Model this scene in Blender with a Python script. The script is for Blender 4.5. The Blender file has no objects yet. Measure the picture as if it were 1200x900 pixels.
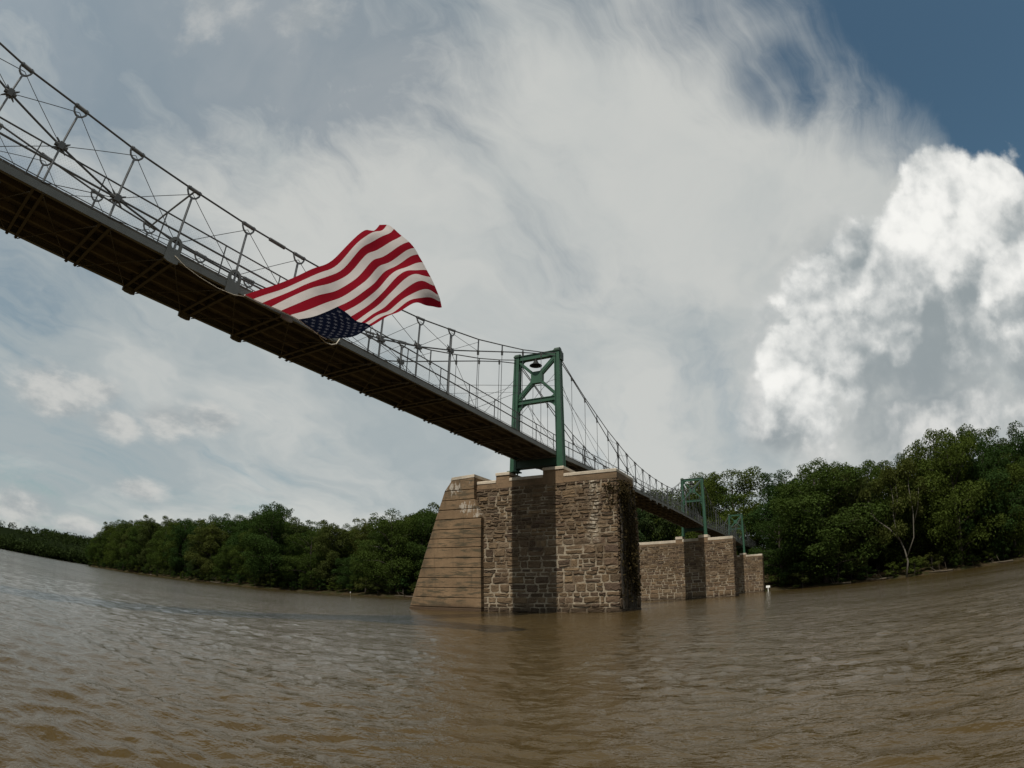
import bpy, math, random
import numpy as np
from mathutils import Vector, Matrix

R = math.radians
C = bpy.context.scene.collection
scene = bpy.context.scene

# ------------------------------------------------------------------ camera
CAM = Vector((0.0, 0.0, 0.81))
YAW, PITCH, ROLL = 0.3646, 0.2520, -0.0203
fw = Vector((math.cos(YAW) * math.cos(PITCH), math.sin(YAW) * math.cos(PITCH), math.sin(PITCH)))
r0 = Vector((math.sin(YAW), -math.cos(YAW), 0)); u0 = r0.cross(fw)
rt = math.cos(ROLL) * r0 + math.sin(ROLL) * u0
up = -math.sin(ROLL) * r0 + math.cos(ROLL) * u0
cam = bpy.data.cameras.new('camera')
cam.type = 'PANO'
cam.panorama_type = 'FISHEYE_EQUISOLID'      # action camera with a decentred fisheye
cam.sensor_fit = 'HORIZONTAL'; cam.sensor_width = 36.0
cam.fisheye_lens = 21.187; cam.fisheye_fov = R(320)
cam.shift_x = -86.3 / 1200; cam.shift_y = 70.7 / 900
cam.clip_start = 0.02; cam.clip_end = 20000
co = bpy.data.objects.new('camera', cam); C.objects.link(co)
co.matrix_world = Matrix(((rt.x, up.x, -fw.x, CAM.x), (rt.y, up.y, -fw.y, CAM.y), (rt.z, up.z, -fw.z, CAM.z), (0, 0, 0, 1)))
scene.camera = co
scene.view_settings.view_transform = 'Standard'
scene.view_settings.look = 'None'
scene.view_settings.exposure = 0.0
scene.view_settings.gamma = 1.0
scene.cycles.max_bounces = 6
scene.cycles.diffuse_bounces = 3
scene.cycles.glossy_bounces = 3
scene.cycles.transmission_bounces = 3
scene.cycles.caustics_reflective = False
scene.cycles.caustics_refractive = False

# ------------------------------------------------------------------ sun and sky
SUN_EL = 58.0
sun = bpy.data.lights.new('sun', 'SUN'); sun.energy = 4.3; sun.angle = R(0.5); sun.color = (1.0, 0.93, 0.82)
so = bpy.data.objects.new('sun', sun); C.objects.link(so)
so.location = (-30, 0, 60)
so.rotation_euler = Vector((math.cos(R(SUN_EL)), 0, -math.sin(R(SUN_EL)))).to_track_quat('-Z', 'Y').to_euler()


class NG:
    """small helper for writing node maths"""
    def __init__(s, tree): s.t = tree; s.n = tree.nodes; s.l = tree.links
    def new(s, typ, **kw):
        n = s.n.new(typ)
        for k, v in kw.items(): setattr(n, k, v)
        return n
    def put(s, sock, v):
        if isinstance(v, bpy.types.NodeSocket): s.l.new(v, sock)
        else: sock.default_value = v
    def m(s, op, a, b=0.0, c=0.0, clamp=False):
        n = s.new('ShaderNodeMath', operation=op, use_clamp=clamp)
        s.put(n.inputs[0], a); s.put(n.inputs[1], b); s.put(n.inputs[2], c)
        return n.outputs[0]
    def v(s, op, a, b=(0, 0, 0), scale=None):
        n = s.new('ShaderNodeVectorMath', operation=op)
        s.put(n.inputs[0], a); s.put(n.inputs[1], b)
        if scale is not None: s.put(n.inputs[3], scale)
        return n.outputs[1] if op in ('DOT_PRODUCT', 'LENGTH', 'DISTANCE') else n.outputs[0]
    def xyz(s, a):
        n = s.new('ShaderNodeSeparateXYZ'); s.put(n.inputs[0], a); return n.outputs
    def vec(s, x, y, z):
        n = s.new('ShaderNodeCombineXYZ'); s.put(n.inputs[0], x); s.put(n.inputs[1], y); s.put(n.inputs[2], z); return n.outputs[0]
    def ss(s, x, lo, hi, a=0.0, b=1.0):
        n = s.new('ShaderNodeMapRange', interpolation_type='SMOOTHSTEP')
        s.put(n.inputs[0], x); s.put(n.inputs[1], lo); s.put(n.inputs[2], hi); s.put(n.inputs[3], a); s.put(n.inputs[4], b)
        return n.outputs[0]
    def noise(s, vec, scale, detail=4.0, rough=0.5, lac=2.0, dist=0.0, col=False):
        n = s.new('ShaderNodeTexNoise')
        if vec is not None: s.put(n.inputs['Vector'], vec)
        n.inputs['Scale'].default_value = scale; n.inputs['Detail'].default_value = detail
        n.inputs['Roughness'].default_value = rough; n.inputs['Lacunarity'].default_value = lac
        n.inputs['Distortion'].default_value = dist
        return n.outputs['Color'] if col else n.outputs['Fac']
    def voro(s, vec, scale, detail=0.0, rough=0.5, feature='SMOOTH_F1', smooth=0.3):
        n = s.new('ShaderNodeTexVoronoi', feature=feature)
        s.put(n.inputs['Vector'], vec); n.inputs['Scale'].default_value = scale
        n.inputs['Detail'].default_value = detail; n.inputs['Roughness'].default_value = rough
        if feature == 'SMOOTH_F1': n.inputs['Smoothness'].default_value = smooth
        return n.outputs['Distance']
    def mix(s, f, a, b, typ='RGBA', blend='MIX'):
        n = s.new('ShaderNodeMix', data_type=typ, blend_type=blend)
        i = [k for k in n.inputs if k.enabled]
        s.put(i[0], f)
        for sock, v in ((i[1], a), (i[2], b)):
            if isinstance(v, tuple) and len(v) == 3 and typ == 'RGBA': v = (*v, 1.0)
            s.put(sock, v)
        return [k for k in n.outputs if k.enabled][0]


def azel(az, el):
    return Vector((math.cos(R(el)) * math.cos(R(az)), math.cos(R(el)) * math.sin(R(az)), math.sin(R(el))))


world = bpy.data.worlds.new('World'); scene.world = world; world.use_nodes = True
nt = world.node_tree; nt.nodes.clear(); g = NG(nt)
sky = g.new('ShaderNodeTexSky', sky_type='NISHITA')
sky.sun_disc = False; sky.sun_elevation = R(SUN_EL); sky.sun_rotation = R(270)
sky.altitude = 50; sky.air_density = 1.0; sky.dust_density = 1.2; sky.ozone_density = 1.5
SKY_STRENGTH = 0.075
D = g.v('NORMALIZE', g.new('ShaderNodeTexCoord').outputs['Generated'])
dx, dy, dz = g.xyz(D)[0:3]
den = g.m('ADD', g.m('MAXIMUM', dz, 0.0), 0.30)
qx = g.m('DIVIDE', dx, den); qy = g.m('DIVIDE', dy, den)


def lobe(az, el, width, amp=1.0):
    d = azel(az, el)
    return g.m('MULTIPLY', g.ss(g.v('DOT_PRODUCT', D, tuple(d)), math.cos(R(width)), 1.0), amp)


def addall(xs):
    o = xs[0]
    for x in xs[1:]: o = g.m('ADD', o, x)
    return o


# thin high cloud, loosely combed along the bridge direction, over most of the sky
warp = g.noise(g.vec(g.m('MULTIPLY', qx, 0.9), g.m('MULTIPLY', qy, 0.9), 3.1), 1.0, 5.0, 0.55, col=True)
wv = g.v('SCALE', g.v('SUBTRACT', warp, (0.5, 0.5, 0.5)), scale=1.5)
wx, wy, wz = g.xyz(wv)[0:3]
streak = g.noise(g.vec(g.m('ADD', g.m('MULTIPLY', qx, 0.8), wx), g.m('ADD', g.m('MULTIPLY', qy, 2.3), wy), 0.0), 1.7, 9.0, 0.64)
soft = g.noise(g.vec(g.m('ADD', qx, wy), g.m('ADD', qy, wx), 7.7), 1.3, 7.0, 0.55)
clear = addall([lobe(-39, 53, 30, 0.82), lobe(-49, 37, 24, 0.75), lobe(97, 40, 36, 0.42), lobe(54, 58, 24, 0.36), lobe(-5.5, 47, 6, 0.30), lobe(10, 60, 14, 0.2),
                lobe(76, 7, 17, 0.18), lobe(150, 40, 40, 0.45), lobe(-120, 45, 40, 0.5)])
base = addall([g.m('MULTIPLY', streak, 1.5), g.m('MULTIPLY', soft, 1.0), -0.43])
veil = g.ss(g.m('SUBTRACT', base, clear), -0.05, 0.80)
floor_ = g.m('SUBTRACT', 0.48, addall([lobe(-38, 53, 46, 0.46), lobe(-48, 38, 28, 0.3)]))
veil = g.m('MAXIMUM', g.m('MULTIPLY', veil, 0.95), floor_)
veil = g.m('MAXIMUM', veil, g.ss(g.m('SUBTRACT', 0.14, dz), 0.0, 0.14, 0.0, 0.85))
grey = g.noise(g.vec(g.m('ADD', g.m('MULTIPLY', qx, 0.9), wx), g.m('ADD', g.m('MULTIPLY', qy, 1.2), wy), 1.7), 1.2, 7.0, 0.55)
lit = addall([g.m('MULTIPLY', grey, 1.0), lobe(28, 32, 45, 0.10), lobe(74, 10, 26, -0.10)])
veil_col = g.mix(g.ss(lit, 0.36, 0.64), (0.375, 0.425, 0.44), (0.595, 0.605, 0.58))
sky_col = g.v('MULTIPLY', sky.outputs['Color'], (0.88 * SKY_STRENGTH, 1.10 * SKY_STRENGTH, 0.98 * SKY_STRENGTH))
col = g.mix(veil, sky_col, veil_col)

# cumulus: billows from fractal cells, lit from above
puff = g.noise(D, 11.0, 6.0, 0.6, col=True)
cell = g.v('ADD', D, g.v('SCALE', g.v('SUBTRACT', puff, (0.5, 0.5, 0.5)), scale=0.075))


def bill(vec):
    return g.m('SUBTRACT', 1.0, g.voro(vec, 11.0, 2.0, 0.5, feature='F1'))


b0 = bill(cell)
b1 = bill(g.v('ADD', cell, (0.010, 0.008, 0.026)))
lump = g.noise(D, 6.0, 7.0, 0.58)
lump1 = g.noise(g.v('ADD', D, (0.016, 0.010, 0.045)), 6.0, 7.0, 0.58)
emb = g.m('ADD', g.m('MULTIPLY', g.m('SUBTRACT', b0, b1), 0.85), g.m('MULTIPLY', g.m('SUBTRACT', lump, lump1), 1.7))


def heap(blobs, edge, rough):
    f = None
    for az, el, rad in blobs:
        d = g.v('DISTANCE', D, tuple(azel(az, el)))
        k = g.m('SUBTRACT', 1.0, g.m('DIVIDE', d, R(rad)))
        f = k if f is None else g.m('SMOOTH_MAX', f, k, 0.15)
    f = g.m('ADD', f, g.m('MULTIPLY', g.m('SUBTRACT', b0, 0.5), rough * 0.55))
    f = g.m('ADD', f, g.m('MULTIPLY', g.m('SUBTRACT', lump, 0.5), rough))
    return f, g.ss(f, 0.0, edge)


def paint(col, alpha, shade, dark, light):
    c = g.mix(shade, dark, light)
    return g.mix(alpha, col, c)


# soft grey mass around and under the big heap
f2, a2 = heap([(-14, 15, 15), (-30, 15, 15), (0, 16, 9), (-6, 27, 9), (-1, 22, 9), (-45, 20, 15)], 0.55, 0.8)
sh2 = addall([0.5, g.m('MULTIPLY', g.m('SUBTRACT', lump, 0.5), 1.1), g.m('MULTIPLY', emb, 1.1)])
dark = addall([lobe(-13, 21.0, 8, 0.42), lobe(-20, 17.5, 9, 0.30), lobe(-27, 16.5, 9, 0.32), lobe(-9, 14, 7, 0.22), lobe(-20.5, 26.5, 4, 0.16), lobe(-29, 27, 4, 0.12), lobe(-40, 15, 12, 0.35)])
col = paint(col, g.m('MULTIPLY', a2, 0.85), g.ss(g.m('SUBTRACT', sh2, g.m('MULTIPLY', dark, 0.8)), -0.1, 0.95), (0.27, 0.31, 0.33), (0.70, 0.70, 0.68))
# the big heap itself
f1, a1 = heap([(-22, 34.3, 5.6), (-27.2, 31.5, 5.8), (-31.5, 27, 7), (-16.5, 30.0, 5.8), (-12.0, 28.6, 5.0), (-22, 26, 9), (-30, 21, 9), (-12.5, 24.0, 6), (-38, 24, 8), (-45, 18, 9), (-18, 20, 10), (-8, 21, 8), (-4.5, 25, 6.5), (-7.5, 28.5, 4.5), (-1, 21.5, 5.5), (-1, 16.5, 5)], 0.22, 0.72)
broad = g.noise(g.v('ADD', D, (0.3, 0.1, 0.7)), 3.6, 4.0, 0.5)
broad1 = g.noise(g.v('ADD', D, (0.322, 0.115, 0.77)), 3.6, 4.0, 0.5)
sh1 = addall([0.56, lobe(-17.4, 28.4, 4, 0.16), lobe(-25.4, 23.5, 5, 0.25), lobe(-7, 26, 6, 0.05), lobe(0, 19, 10, -0.10), lobe(-22, 34, 9, 0.22), g.m('MULTIPLY', g.m('SUBTRACT', broad, broad1), 1.5),
              g.m('MULTIPLY', emb, 0.9), g.m('MULTIPLY', g.m('SUBTRACT', lump, 0.5), 0.8), g.m('MULTIPLY', dark, -0.85)])
low = g.ss(g.m('ADD', dz, g.m('MULTIPLY', g.m('SUBTRACT', lump, 0.5), 0.5)), 0.14, 0.34)
col = paint(col, g.m('MULTIPLY', a1, low), g.ss(sh1, -0.2, 1.12), (0.29, 0.33, 0.345), (0.92, 0.915, 0.88))
# a few small puffs low on the left, and a scrap high up
flat = g.v('MULTIPLY', D, (1.0, 1.0, 2.3))
lump3 = g.noise(flat, 9.0, 7.0, 0.6)
lump3b = g.noise(g.v('ADD', flat, (0.0, 0.0, 0.05)), 9.0, 7.0, 0.6)
f3 = None
for az, el, rad in [(63, 13.6, 5.0), (58.5, 14.4, 4.0), (68, 12.6, 4.5), (75, 14.0, 6.5), (71, 15, 4.0), (65, 7.3, 3.6), (77, 3.7, 5.0), (71, 3.0, 3.5), (84, 4.5, 5)]:
    c_ = azel(az, el); d = g.v('DISTANCE', flat, (c_.x, c_.y, c_.z * 2.3)); k = g.m('SUBTRACT', 1.0, g.m('DIVIDE', d, R(rad)))
    f3 = k if f3 is None else g.m('SMOOTH_MAX', f3, k, 0.2)
f3 = g.m('ADD', f3, g.m('MULTIPLY', g.m('SUBTRACT', lump3, 0.5), 1.5)); a3 = g.ss(f3, 0.0, 0.7)
scrap = None
for az, el, rad in [(77, 49, 4.0), (73, 51, 3.0), (62, 53, 4.0)]:
    k = g.m('SUBTRACT', 1.0, g.m('DIVIDE', g.v('DISTANCE', D, tuple(azel(az, el))), R(rad))); scrap = k if scrap is None else g.m('SMOOTH_MAX', scrap, k, 0.2)
scrap = g.m('MULTIPLY', g.ss(g.m('ADD', scrap, g.m('MULTIPLY', g.m('SUBTRACT', g.noise(D, 14.0, 8.0, 0.65), 0.5), 3.2)), 0.0, 1.2), 0.6)
a3 = g.m('MAXIMUM', a3, scrap)
sh3 = addall([0.55, g.m('MULTIPLY', g.m('SUBTRACT', lump3, lump3b), 2.0), g.m('MULTIPLY', g.m('SUBTRACT', lump3, 0.5), 0.6)])
col = paint(col, g.m('MULTIPLY', a3, 0.85), g.ss(sh3, 0.1, 0.9), (0.36, 0.39, 0.40), (0.60, 0.60, 0.575))
# below the horizon the dome is only dull ground light
col = g.mix(g.ss(dz, -0.06, -0.01), (0.05, 0.042, 0.03), col)
bg = g.new('ShaderNodeBackground'); g.put(bg.inputs[0], col); bg.inputs[1].default_value = 1.0
out = g.new('ShaderNodeOutputWorld'); nt.links.new(bg.outputs[0], out.inputs[0])
world.cycles.sampling_method = 'MANUAL'; world.cycles.sample_map_resolution = 512

# ------------------------------------------------------------------ mesh helpers
rng = random.Random(7)


class MB:
    """collects geometry and links it as one mesh object"""
    def __init__(s): s.v = []; s.f = []; s.mi = []
    def add(s, vs, fs, mi=0):
        o = len(s.v); s.v += [tuple(p) for p in vs]; s.f += [tuple(i + o for i in f) for f in fs]; s.mi += [mi] * len(fs)
    def box(s, lo, hi, mi=0):
        x0, y0, z0 = lo; x1, y1, z1 = hi
        s.add([(x0, y0, z0), (x1, y0, z0), (x1, y1, z0), (x0, y1, z0), (x0, y0, z1), (x1, y0, z1), (x1, y1, z1), (x0, y1, z1)],
              [(0, 3, 2, 1), (4, 5, 6, 7), (0, 1, 5, 4), (1, 2, 6, 5), (2, 3, 7, 6), (3, 0, 4, 7)], mi)
    def bar(s, a, b, wid, dep, side=(1, 0, 0), mi=0, wid2=None):
        """bar of rectangular section from a to b; dep is measured along side"""
        a = Vector(a); b = Vector(b); d = (b - a).normalized(); e = Vector(side); e = (e - d * e.dot(d)).normalized(); h = d.cross(e)
        w2 = wid if wid2 is None else wid2; vs = []
        for p, w in ((a, wid), (b, w2)):
            for i, j in ((-1, -1), (1, -1), (1, 1), (-1, 1)): vs.append(p + e * (i * dep / 2) + h * (j * w / 2))
        s.add(vs, [(0, 1, 2, 3), (7, 6, 5, 4), (0, 4, 5, 1), (1, 5, 6, 2), (2, 6, 7, 3), (3, 7, 4, 0)], mi)
    def tube(s, pts, r, n=6, mi=0, closed=False, caps=True):
        pts = [Vector(p) for p in pts]; N = len(pts); rs = r if isinstance(r, (list, tuple)) else [r] * N
        o = len(s.v); prev = None
        for i, p in enumerate(pts):
            a = pts[(i - 1) % N] if (closed or i) else p; b = pts[(i + 1) % N] if (closed or i < N - 1) else p
            d = (b - a).normalized()
            if prev is None:
                e = d.orthogonal().normalized()
            else:
                e = (prev - d * prev.dot(d)); e = e.normalized() if e.length > 1e-6 else d.orthogonal().normalized()
            prev = e; h = d.cross(e)
            for k in range(n):
                t = 2 * math.pi * k / n; s.v.append(tuple(p + (e * math.cos(t) + h * math.sin(t)) * rs[i]))
        for i in range(N if closed else N - 1):
            j = (i + 1) % N
            for k in range(n):
                l = (k + 1) % n; s.f.append((o + i * n + k, o + i * n + l, o + j * n + l, o + j * n + k)); s.mi.append(mi)
        if caps and not closed:
            s.f.append(tuple(o + k for k in reversed(range(n)))); s.f.append(tuple(o + (N - 1) * n + k for k in range(n))); s.mi += [mi, mi]
    def prism(s, poly, ax, lo, hi, mi=0):
        """extrude a polygon given in the two other axes along axis ax"""
        def P(a, b, c): return {0: (c, a, b), 1: (a, c, b), 2: (a, b, c)}[ax]
        n = len(poly); vs = [P(a, b, lo) for a, b in poly] + [P(a, b, hi) for a, b in poly]
        s.add(vs, [tuple(range(n)), tuple(reversed(range(n, 2 * n)))] + [(i, (i + n), (i + 1) % n + n, (i + 1) % n) for i in range(n)], mi)
    def lathe(s, prof, n=20, c=(0, 0, 0), mi=0):
        o = len(s.v)
        for r_, z in prof:
            for k in range(n):
                t = 2 * math.pi * k / n; s.v.append((c[0] + r_ * math.cos(t), c[1] + r_ * math.sin(t), c[2] + z))
        for i in range(len(prof) - 1):
            for k in range(n):
                l = (k + 1) % n; s.f.append((o + i * n + k, o + i * n + l, o + (i + 1) * n + l, o + (i + 1) * n + k)); s.mi.append(mi)
    def mesh(s, name, mats, smooth=False, fix=True):
        me = bpy.data.meshes.new(name); me.from_pydata(s.v, [], s.f)
        for m_ in (mats if isinstance(mats, (list, tuple)) else [mats]): me.materials.append(m_)
        if any(s.mi): me.polygons.foreach_set('material_index', s.mi)
        if fix:
            import bmesh
            bm = bmesh.new(); bm.from_mesh(me); bmesh.ops.recalc_face_normals(bm, faces=bm.faces); bm.to_mesh(me); bm.free()
        if smooth: me.polygons.foreach_set('use_smooth', [True] * len(me.polygons))
        me.update(); return me
    def build(s, name, mats, parent=None, smooth=False, fix=True):
        return link(name, s.mesh(name, mats, smooth, fix), parent)


def link(name, me, parent=None, loc=None, mat4=None):
    o = bpy.data.objects.new(name, me); C.objects.link(o)
    if parent is not None: o.parent = parent
    if mat4 is not None: o.matrix_local = mat4
    elif loc is not None: o.location = loc
    return o


def tag(o, label=None, cat=None, group=None, kind=None):
    for k, v in (('label', label), ('category', cat), ('group', group), ('kind', kind)):
        if v: o[k] = v
    return o


def empty(name, loc=(0, 0, 0), label=None, cat=None, group=None):
    o = bpy.data.objects.new(name, None); C.objects.link(o); o.location = loc; o.empty_display_size = 0.3
    return tag(o, label, cat, group)


def copy_tree(o, parent=None):
    c = o.copy(); C.objects.link(c); c.parent = parent
    for ch in list(o.children): copy_tree(ch, c)
    return c


# ------------------------------------------------------------------ materials
def material(name):
    m = bpy.data.materials.new(name); m.use_nodes = True
    t = m.node_tree; return m, NG(t), t.nodes['Principled BSDF'], t.nodes['Material Output']


def basic(name, colour, rough=0.6, metal=0.0, var=0.25, scale=3.0, bump=0.0, bscale=20.0, spec=0.4, vary_object=0.0):
    m, g, p, out = material(name)
    pos = g.new('ShaderNodeNewGeometry').outputs['Position']
    n = g.noise(pos, scale, 5.0, 0.6)
    k = g.m('MULTIPLY_ADD', n, 2 * var, 1 - var)
    if vary_object:
        rn = g.new('ShaderNodeObjectInfo').outputs['Random']
        k = g.m('MULTIPLY', k, g.m('MULTIPLY_ADD', rn, 2 * vary_object, 1 - vary_object))
    c = g.v('SCALE', (colour[0], colour[1], colour[2]), scale=k)
    g.put(p.inputs['Base Color'], c); p.inputs['Roughness'].default_value = rough; p.inputs['Metallic'].default_value = metal
    p.inputs['Specular IOR Level'].default_value = spec
    if bump:
        b = g.new('ShaderNodeBump'); b.inputs['Strength'].default_value = bump; b.inputs['Distance'].default_value = 0.02
        g.put(b.inputs['Height'], g.noise(pos, bscale, 5.0, 0.6)); g.put(p.inputs['Normal'], b.outputs[0])
    return m


STEEL = basic('galvanised_steel', (0.165, 0.17, 0.172), 0.5, 0.2, 0.3, 4.0)
STEEL_DULL = basic('weathered_steel', (0.125, 0.126, 0.123), 0.65, 0.1, 0.35, 5.0)
CABLE = basic('cable_steel', (0.10, 0.10, 0.10), 0.55, 0.2, 0.2, 6.0)
FASCIA = basic('grey_channel_steel', (0.16, 0.163, 0.15), 0.6, 0.1, 0.3, 2.0)
GREEN = basic('green_tower_paint', (0.019, 0.068, 0.038), 0.5, 0.0, 0.4, 2.5, 0.15, 30)
GREEN_DARK = basic('dark_green_beam_paint', (0.012, 0.036, 0.02), 0.55, 0.0, 0.25, 2.5)
WOOD = basic('deck_timber', (0.112, 0.099, 0.080), 0.85, 0.0, 0.4, 3.0, 0.3, 25, vary_object=0.3)
BEAM = basic('floor_beam_paint', (0.095, 0.086, 0.070), 0.75, 0.0, 0.3, 3.0)
LAMP = basic('black_lamp_enamel', (0.012, 0.013, 0.012), 0.6, spec=0.2)
ROPE = basic('pale_rope', (0.5, 0.45, 0.36), 0.9)
MESHWIRE = basic('fence_wire', (0.34, 0.345, 0.34), 0.5, 0.2)
WHITE = basic('white_paint', (0.75, 0.75, 0.72), 0.6)


def mortar_material():
    m, g, p, out = material('patchy_mortar')
    pos = g.new('ShaderNodeNewGeometry').outputs['Position']; px, py, pz = g.xyz(pos)[0:3]
    a = g.noise(pos, 1.1, 5.0, 0.62); f = g.noise(pos, 9.0, 4.0, 0.6)
    c = g.mix(g.ss(g.m('ADD', a, g.ss(pz, 1.0, 4.2, 0.10, -0.02)), 0.47, 0.60), (0.130, 0.098, 0.066), (0.27, 0.228, 0.17))
    c = g.v('SCALE', c, scale=g.m('MULTIPLY_ADD', f, 0.9, 0.5))
    wet = g.ss(g.m('ADD', pz, g.m('MULTIPLY', g.m('SUBTRACT', a, 0.5), 0.6)), 0.10, 0.4, 1.0, 0.0)
    c = g.mix(g.m('MULTIPLY', wet, 0.7), c, (0.05, 0.035, 0.022))
    g.put(p.inputs['Base Color'], c); p.inputs['Roughness'].default_value = 0.95; p.inputs['Specular IOR Level'].default_value = 0.1
    b = g.new('ShaderNodeBump'); b.inputs['Strength'].default_value = 0.8; b.inputs['Distance'].default_value = 0.03
    g.put(b.inputs['Height'], f); g.put(p.inputs['Normal'], b.outputs[0]); return m


MORTAR = mortar_material()


def stone_material():
    m, g, p, out = material('rubble_stone')
    geo = g.new('ShaderNodeNewGeometry'); pos = geo.outputs['Position']
    oi = g.new('ShaderNodeObjectInfo').outputs['Random']
    r1 = g.m('FRACT', g.m('ADD', g.m('MULTIPLY', oi, 7.31), geo.outputs['Random Per Island']))
    r2 = g.m('FRACT', g.m('MULTIPLY', r1, 13.7))
    ramp = g.new('ShaderNodeValToRGB'); e = ramp.color_ramp
    stops = [(0.0, (0.082, 0.056, 0.034)), (0.25, (0.125, 0.085, 0.049)), (0.5, (0.078, 0.053, 0.037)), (0.72, (0.140, 0.097, 0.057)), (0.88, (0.098, 0.071, 0.048)), (1.0, (0.170, 0.124, 0.078))]
    e.elements[0].position = 0; e.elements[0].color = (*stops[0][1], 1); e.elements[1].position = 1; e.elements[1].color = (*stops[-1][1], 1)
    for p_, c_ in stops[1:-1]:
        k = e.elements.new(p_); k.color = (*c_, 1)
    g.put(ramp.inputs[0], r1)
    n = g.noise(pos, 5.0, 6.0, 0.65); n2 = g.noise(pos, 1.3, 4.0, 0.6)
    k = g.m('MULTIPLY', g.m('MULTIPLY_ADD', n, 1.1, 0.45), g.m('MULTIPLY_ADD', r2, 0.5, 0.75))
    c = g.v('SCALE', ramp.outputs[0], scale=k)
    px, py, pz = g.xyz(pos)[0:3]
    # lime runs and lichen
    lime = g.ss(g.noise(g.vec(g.m('MULTIPLY', px, 3.0), g.m('MULTIPLY', py, 3.0), g.m('MULTIPLY', pz, 0.9)), 1.0, 6.0, 0.65), 0.62, 0.75)
    c = g.mix(g.m('MULTIPLY', lime, 0.3), c, (0.24, 0.21, 0.165))
    run = g.m('MULTIPLY', g.ss(g.m('ABSOLUTE', g.m('SUBTRACT', g.m('ADD', py, g.m('MULTIPLY', n2, 0.8)), 10.25)), 0.05, 0.42, 1.0, 0.0), g.m('MULTIPLY', g.ss(pz, 3.0, 3.8), g.ss(px, 30.0, 31.0, 1.0, 0.0)))
    c = g.mix(g.m('MULTIPLY', run, g.ss(n, 0.42, 0.6, 0.1, 0.75)), c, (0.40, 0.36, 0.29))
    # flood mud and wet band just above the river
    wet = g.ss(g.m('ADD', pz, g.m('MULTIPLY', g.m('SUBTRACT', n2, 0.5), 0.6)), 0.16, 0.52, 1.0, 0.0)
    c = g.mix(g.m('MULTIPLY', wet, 0.75), c, (0.032, 0.022, 0.014))
    g.put(p.inputs['Base Color'], c); p.inputs['Roughness'].default_value = 0.9; p.inputs['Specular IOR Level'].default_value = 0.2
    b = g.new('ShaderNodeBump'); b.inputs['Strength'].default_value = 0.9; b.inputs['Distance'].default_value = 0.04
    g.put(b.inputs['Height'], g.m('ADD', n, g.noise(pos, 16.0, 4.0, 0.6))); g.put(p.inputs['Normal'], b.outputs[0])
    return m


STONE = stone_material()


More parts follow.
